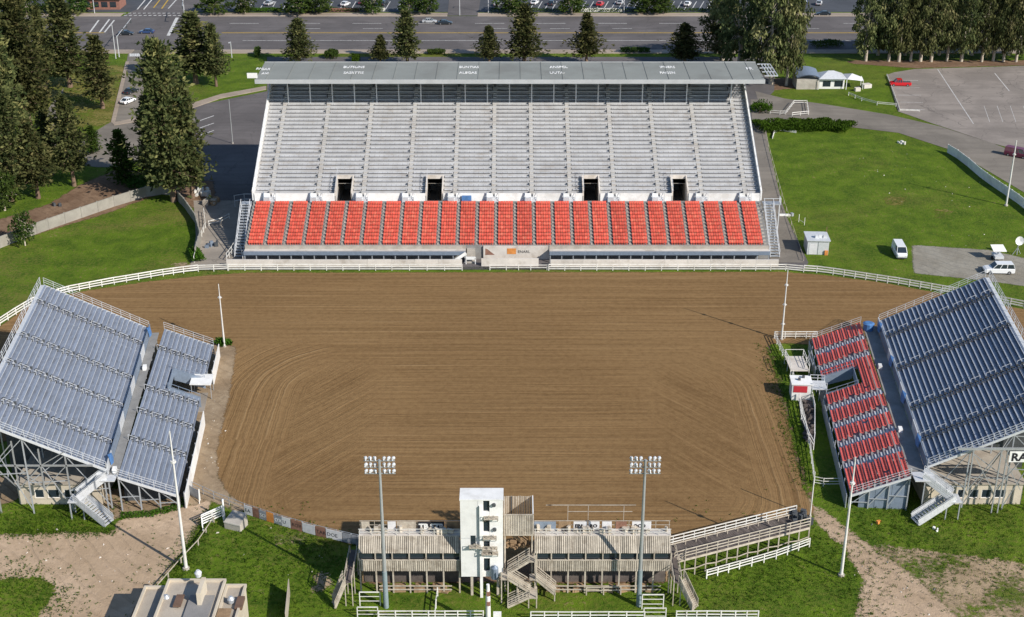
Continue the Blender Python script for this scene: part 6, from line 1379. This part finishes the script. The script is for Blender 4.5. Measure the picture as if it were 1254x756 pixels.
L_ = [('massive dark pine at the picture-edge of the pine grove, above the block wall', 14, 246, 90, PINE[0], 30, 7.5, 34), ('tall dark pine at the roadside end of the grove', 36, 154, -10, PINE[1], 30, 7.5, 34), ('tall pine with twin pale trunks beside the main road', 86, 107, -2, CON[0], 20, 5.2, 31), ('dark pine standing in the dry grass beside the side road', 126, 133, 45, CON[1], 20, 5.2, 25), ('dark conifer over the bark mulch, between the footpath and block wall', 91, 228, 118, CON[2], 20, 5.2, 26), ('broad conifer beside the bark mulch near the block wall bins', 47, 243, 148, CON[3], 20, 5.2, 28),
      ('huge towering cypress behind the lawn wall, tallest of its clump', 213, 247, 52, PINE[0], 30, 7.5, 37), ('large cypress of the clump leaning to the timber heap', 236, 243, 108, CON[0], 20, 5.2, 27), ('cypress filling the grove side of the towering cypress clump', 193, 236, 120, CON[3], 20, 5.2, 26), ('bright green young conifer between side road and block wall', 153, 224, 162, CONB, 11, 3.2, 19), ('small bright sapling beside the side road turning', 114, 187, 155, CONB, 11, 3.2, 11),
      ('dense roadside tree on the corner lawn with pale leaning trunks', 240, 103, 17, CON[1], 20, 5.2, 33), ('narrower tree at the end of the corner lawn clump', 265, 106, 30, CON[2], 20, 5.2, 17)]
L_ += [('dark pine inside the grove behind the massive pine', 12, 178, 30, CON[1], 20, 5.2, 28), ('leafy dark conifer between the mulch conifers', 64, 214, 136, CON[0], 20, 5.2, 20), ('dark pine at the road end of the grove, beside the tall dark pine', 2, 118, -14, CON[3], 20, 5.2, 30), ('slender pine between the two roadside pines of the grove', 58, 112, 8, CON[2], 20, 5.2, 18)]
for lb, px, py, yt, ms, hr, rr_, rp_ in L_: tree('conifer_tree', lb, px, py, yt, ms, hr, rr_, rp_ * 1.14)
tree('leaning_tree', 'small leaning tree at the foot of the block wall by the lawn', 31, 301, 262, OAK[1], 8, 3.2, 13); tree('garden_tree', 'round green tree beside the massive dark pine', 6, 258, 214, OAK[0], 8, 3.2, 20)
RT = [(367, 80, 24, CON[0], 23), (466, 79, 44, CON[3], 16), (499, 80, 14, CON[1], 24), (599, 79, 33, CON[2], 18), (642, 80, 6, CON[0], 27), (718, 80, 18, CON[3], 23), (838, 80, 30, CON[2], 25)]
nmz = ['conical dark tree behind the roof beside the corner lawn', 'short dark conifer crowded against a taller conical one behind the roof', 'tallest conical conifer of the touching pair behind the roof', 'greyish conifer behind the roof opposite the driveway', 'broad dark roadside tree behind the middle of the roof', 'layered dark conifer behind the roof opposite the white fence', 'dark spreading tree behind the roof beside tall eucalyptus']
for (px, py, yt, ms, rp_), lb in zip(RT, nmz): tree('conifer_tree', lb, px, py, yt, ms, 20, 5.2, rp_)
for lb, px, py, yt, rp_, k in (('tall drooping eucalyptus behind the roof end', 905, 88, -18, 38, 0), ('great drooping eucalyptus with pale trunk at the roof end', 944, 103, -24, 36, 1), ('drooping eucalyptus with slim trunk beside the tented hut', 963, 105, -10, 22, 2), ('drooping eucalyptus on the road verge behind the roof end pair', 885, 74, 4, 30, 3)): tree('eucalyptus_tree', lb, px, py, yt, EUC[k], 24, 5.0, rp_)
for k, px in enumerate((1060, 1088, 1100.5, 1115, 1127, 1140, 1159.5, 1177, 1202, 1216, 1228.5, 1244, 1262)):
    tree('eucalyptus_tree', 'tall pale-trunked eucalyptus, %s from the tented hut in the parking lot row' % ORD[k], px, 75 + (k % 3) * .5, U(-24, -8) if k else -6, EUC[k % 4], 24, 5.0, U(19, 25), 'eucalyptus row along the parking lot')
for k, px in enumerate((1075, 1108, 1150, 1190, 1235)): tree('eucalyptus_tree', 'eucalyptus on the road verge behind the parking lot row, %s from the tented hut' % ORD[k], px, 68, U(-15, 0), EUC[(k + 1) % 4], 24, 5.0, 24, 'eucalyptus trees on the road verge')
for k, (px, rp_) in enumerate(((32, 16), (66, 12), (96, 18), (262, 20), (300, 12), (366, 22), (392, 16), (456, 13), (503, 16), (524, 15), (625, 18), (700, 17), (795, 22), (812, 12), (885, 14), (930, 16))):
    tree('street_tree', 'leafy street tree across the road, %s along the far pavement from the kiosk end' % ORD[k], px, 16.6 + .8 * (k % 2), 0, OAK[k % 3], 8, 3.2, rp_, 'street trees across the road', z=U(4.8, 6.4))
tree('garden_tree', 'bright round shrub-tree beside the tented hut', 979, 100, 82, OAK[2], 8, 3.2, 9)
# hedges and shrubs
def hedge(label, pts, w_, h_, n, mat='hedge_leaf', lf=.5, name='hedge', cat='hedge'):
    pts = [P(*p) for p in pts]; rnd = random.Random(int(pts[0].x * 10)); r = thing(name, label, cat, pts[0]); O = pts[0]; mb = MB(); segs = list(zip(pts[:-1], pts[1:])); tot = sum((b_ - a).length for a, b_ in segs)
    for a, b_ in segs:
        d = b_ - a; s = Vector((-d.y, d.x, 0)).normalized()
        for k in range(int(n * d.length / tot)):
            u = rnd.random(); x = rnd.uniform(-1, 1); top_ = h_ * (1 - .35 * x * x) * (.8 + .35 * mnoise.noise(Vector((a.x + d.x * u, a.y + d.y * u, 0)) * .5)); z = top_ * rnd.random() ** .5
            leaf(mb, a + d * u + s * x * w_ / 2 + Vector((0, 0, z)) - O, Vector((rnd.gauss(0, .7), rnd.gauss(0, .7), .7)), lf * rnd.uniform(.7, 1.3), lf * .3, min(1, max(0, .45 + .4 * mnoise.noise((a + d * u) * .4) + rnd.gauss(0, .16))), rnd)
    mb.build('foliage', mat, r, tint=True)
    st = MB(O)
    for k in range(8):
        a, b_ = segs[k % len(segs)]; c = a.lerp(b_, rnd.random()); st.tube(c, c + Vector((0, 0, h_ * .6)), .06, .03, 5)
    st.build('stems', 'bark_brown', r)
hedge('thick bright green hedge bank between the drive and the lawn', [(927, 160), (950, 157), (985, 157), (1020, 156), (1042, 160)], 7.5, 2.0, 7000); hedge('round green shrub at the grandstand roof end', [(930, 140), (934, 134)], 5, 2.6, 900)
hedge('trimmed dark green shrub behind the roof between two conifers', [(398, 71), (414, 71)], 4, 2.6, 900, 'broad_leaf'); hedge('small bright shrub behind the roof beside the conical pair', [(432, 76), (440, 76)], 4, 2.8, 700); hedge('low roadside hedge behind the roof near the driveway', [(524, 66), (545, 66)], 3, 1.4, 800, 'broad_leaf'); hedge('low roadside hedge behind the middle of the roof', [(760, 64), (795, 64)], 3, 1.4, 1000, 'broad_leaf'); hedge('dark round shrub on the corner lawn by the short street post', [(313, 69), (318, 69)], 4, 3.0, 700, 'broad_leaf')
hedge('shaggy dark shrubs in the shade under the cypress clump', [(165, 222), (180, 230), (200, 234)], 7, 2.2, 2200, 'needles_bright'); hedge('weedy green bush by the fence corner near the arena gate', [(239, 312), (244, 322)], 2, 1.6, 500); hedge('dark verge shrubs along the road by the great eucalyptus', [(995, 58), (1030, 56)], 5, 1.8, 900, 'broad_leaf'); hedge('yellowing verge bushes across the road left of the kiosk', [(30, 14), (95, 13)], 4, 1.6, 1600); hedge('yellowing verge bushes across the road right of the cross street', [(288, 14.5), (345, 14.5)], 3, 1.3, 1100); hedge('dark verge bushes under the street trees across the road', [(355, 14), (470, 14)], 3, 1.2, 1400, 'broad_leaf'); hedge('dark green bushes before the parking bays across the road', [(600, 14.5), (870, 14.5)], 3, 1.1, 2000, 'broad_leaf')
hedge('green weeds growing at the foot of the arena-corner pole', [(268, 421), (276, 424), (282, 422)], 1.4, .8, 400); hedge('grass tufts at the bleacher foot by the sandy yard', [(148, 633), (190, 630), (216, 622), (225, 612)], 1.5, .28, 1100, lf=.24, name='grass_tufts', cat='grass')
# ragged tufts, stones: nobody could count them
rnd = random.Random(5); mb = MB()
zones = [((0, 652), (140, 652), 500, .7), ((195, 735), (262, 625), 700, .7), ((1000, 660), (1060, 756), 300, 2), ((1060, 670), (1254, 700), 900, 5), ((0, 700), (75, 750), 700, 2.5), ((300, 650), (430, 690), 700, 3), ((240, 680), (420, 740), 1200, 5), ((840, 720), (1010, 690), 1500, 5), ((1060, 640), (1254, 625), 900, 3), ((0, 640), (130, 632), 700, 2), ((940, 425), (990, 600), 900, 1)]
for (a, b_, n, sp) in zones:
    for k in range(n):
        f = rnd.random(); q = P(a[0] + (b_[0] - a[0]) * f, a[1] + (b_[1] - a[1]) * f) + Vector((rnd.gauss(0, sp), rnd.gauss(0, sp), .0))
        t0 = min(1, max(0, rnd.gauss(.7, .3)))
        for j in range(3): leaf(mb, q + Vector((rnd.gauss(0, .12), rnd.gauss(0, .12), .02)), Vector((rnd.gauss(0, .6), rnd.gauss(0, .6), .8)), rnd.uniform(.15, .38), .05, t0, rnd)
tg = mb.build('grass_tufts', 'hedge_leaf', tint=True); tag(tg, 'scattered grass tufts over the near lawns and path edges', 'grass', kind='stuff')
mb = MB()
for (a, b_, n, sp) in (((0, 660), (200, 700), 40, 4), ((1010, 640), (1150, 740), 35, 3), ((300, 640), (420, 700), 18, 3), ((1080, 190), (1250, 300), 40, 8), ((250, 450), (262, 590), 40, 1)):
    for k in range(n):
        f = rnd.random(); q = P(a[0] + (b_[0] - a[0]) * f, a[1] + (b_[1] - a[1]) * f) + Vector((rnd.gauss(0, sp), rnd.gauss(0, sp), .02)); s = rnd.uniform(.08, .26)
        mb.add([q + Vector((rnd.uniform(-s, s), rnd.uniform(-s, s), 0)) for _ in range(3)] + [q + Vector((0, 0, s * .7))], [(0, 1, 3), (1, 2, 3), (2, 0, 3), (2, 1, 0)])
tag(mb.build('loose_stones', 'white_concrete'), 'pale stones and litter scattered over dirt and grass', 'stones', kind='stuff')
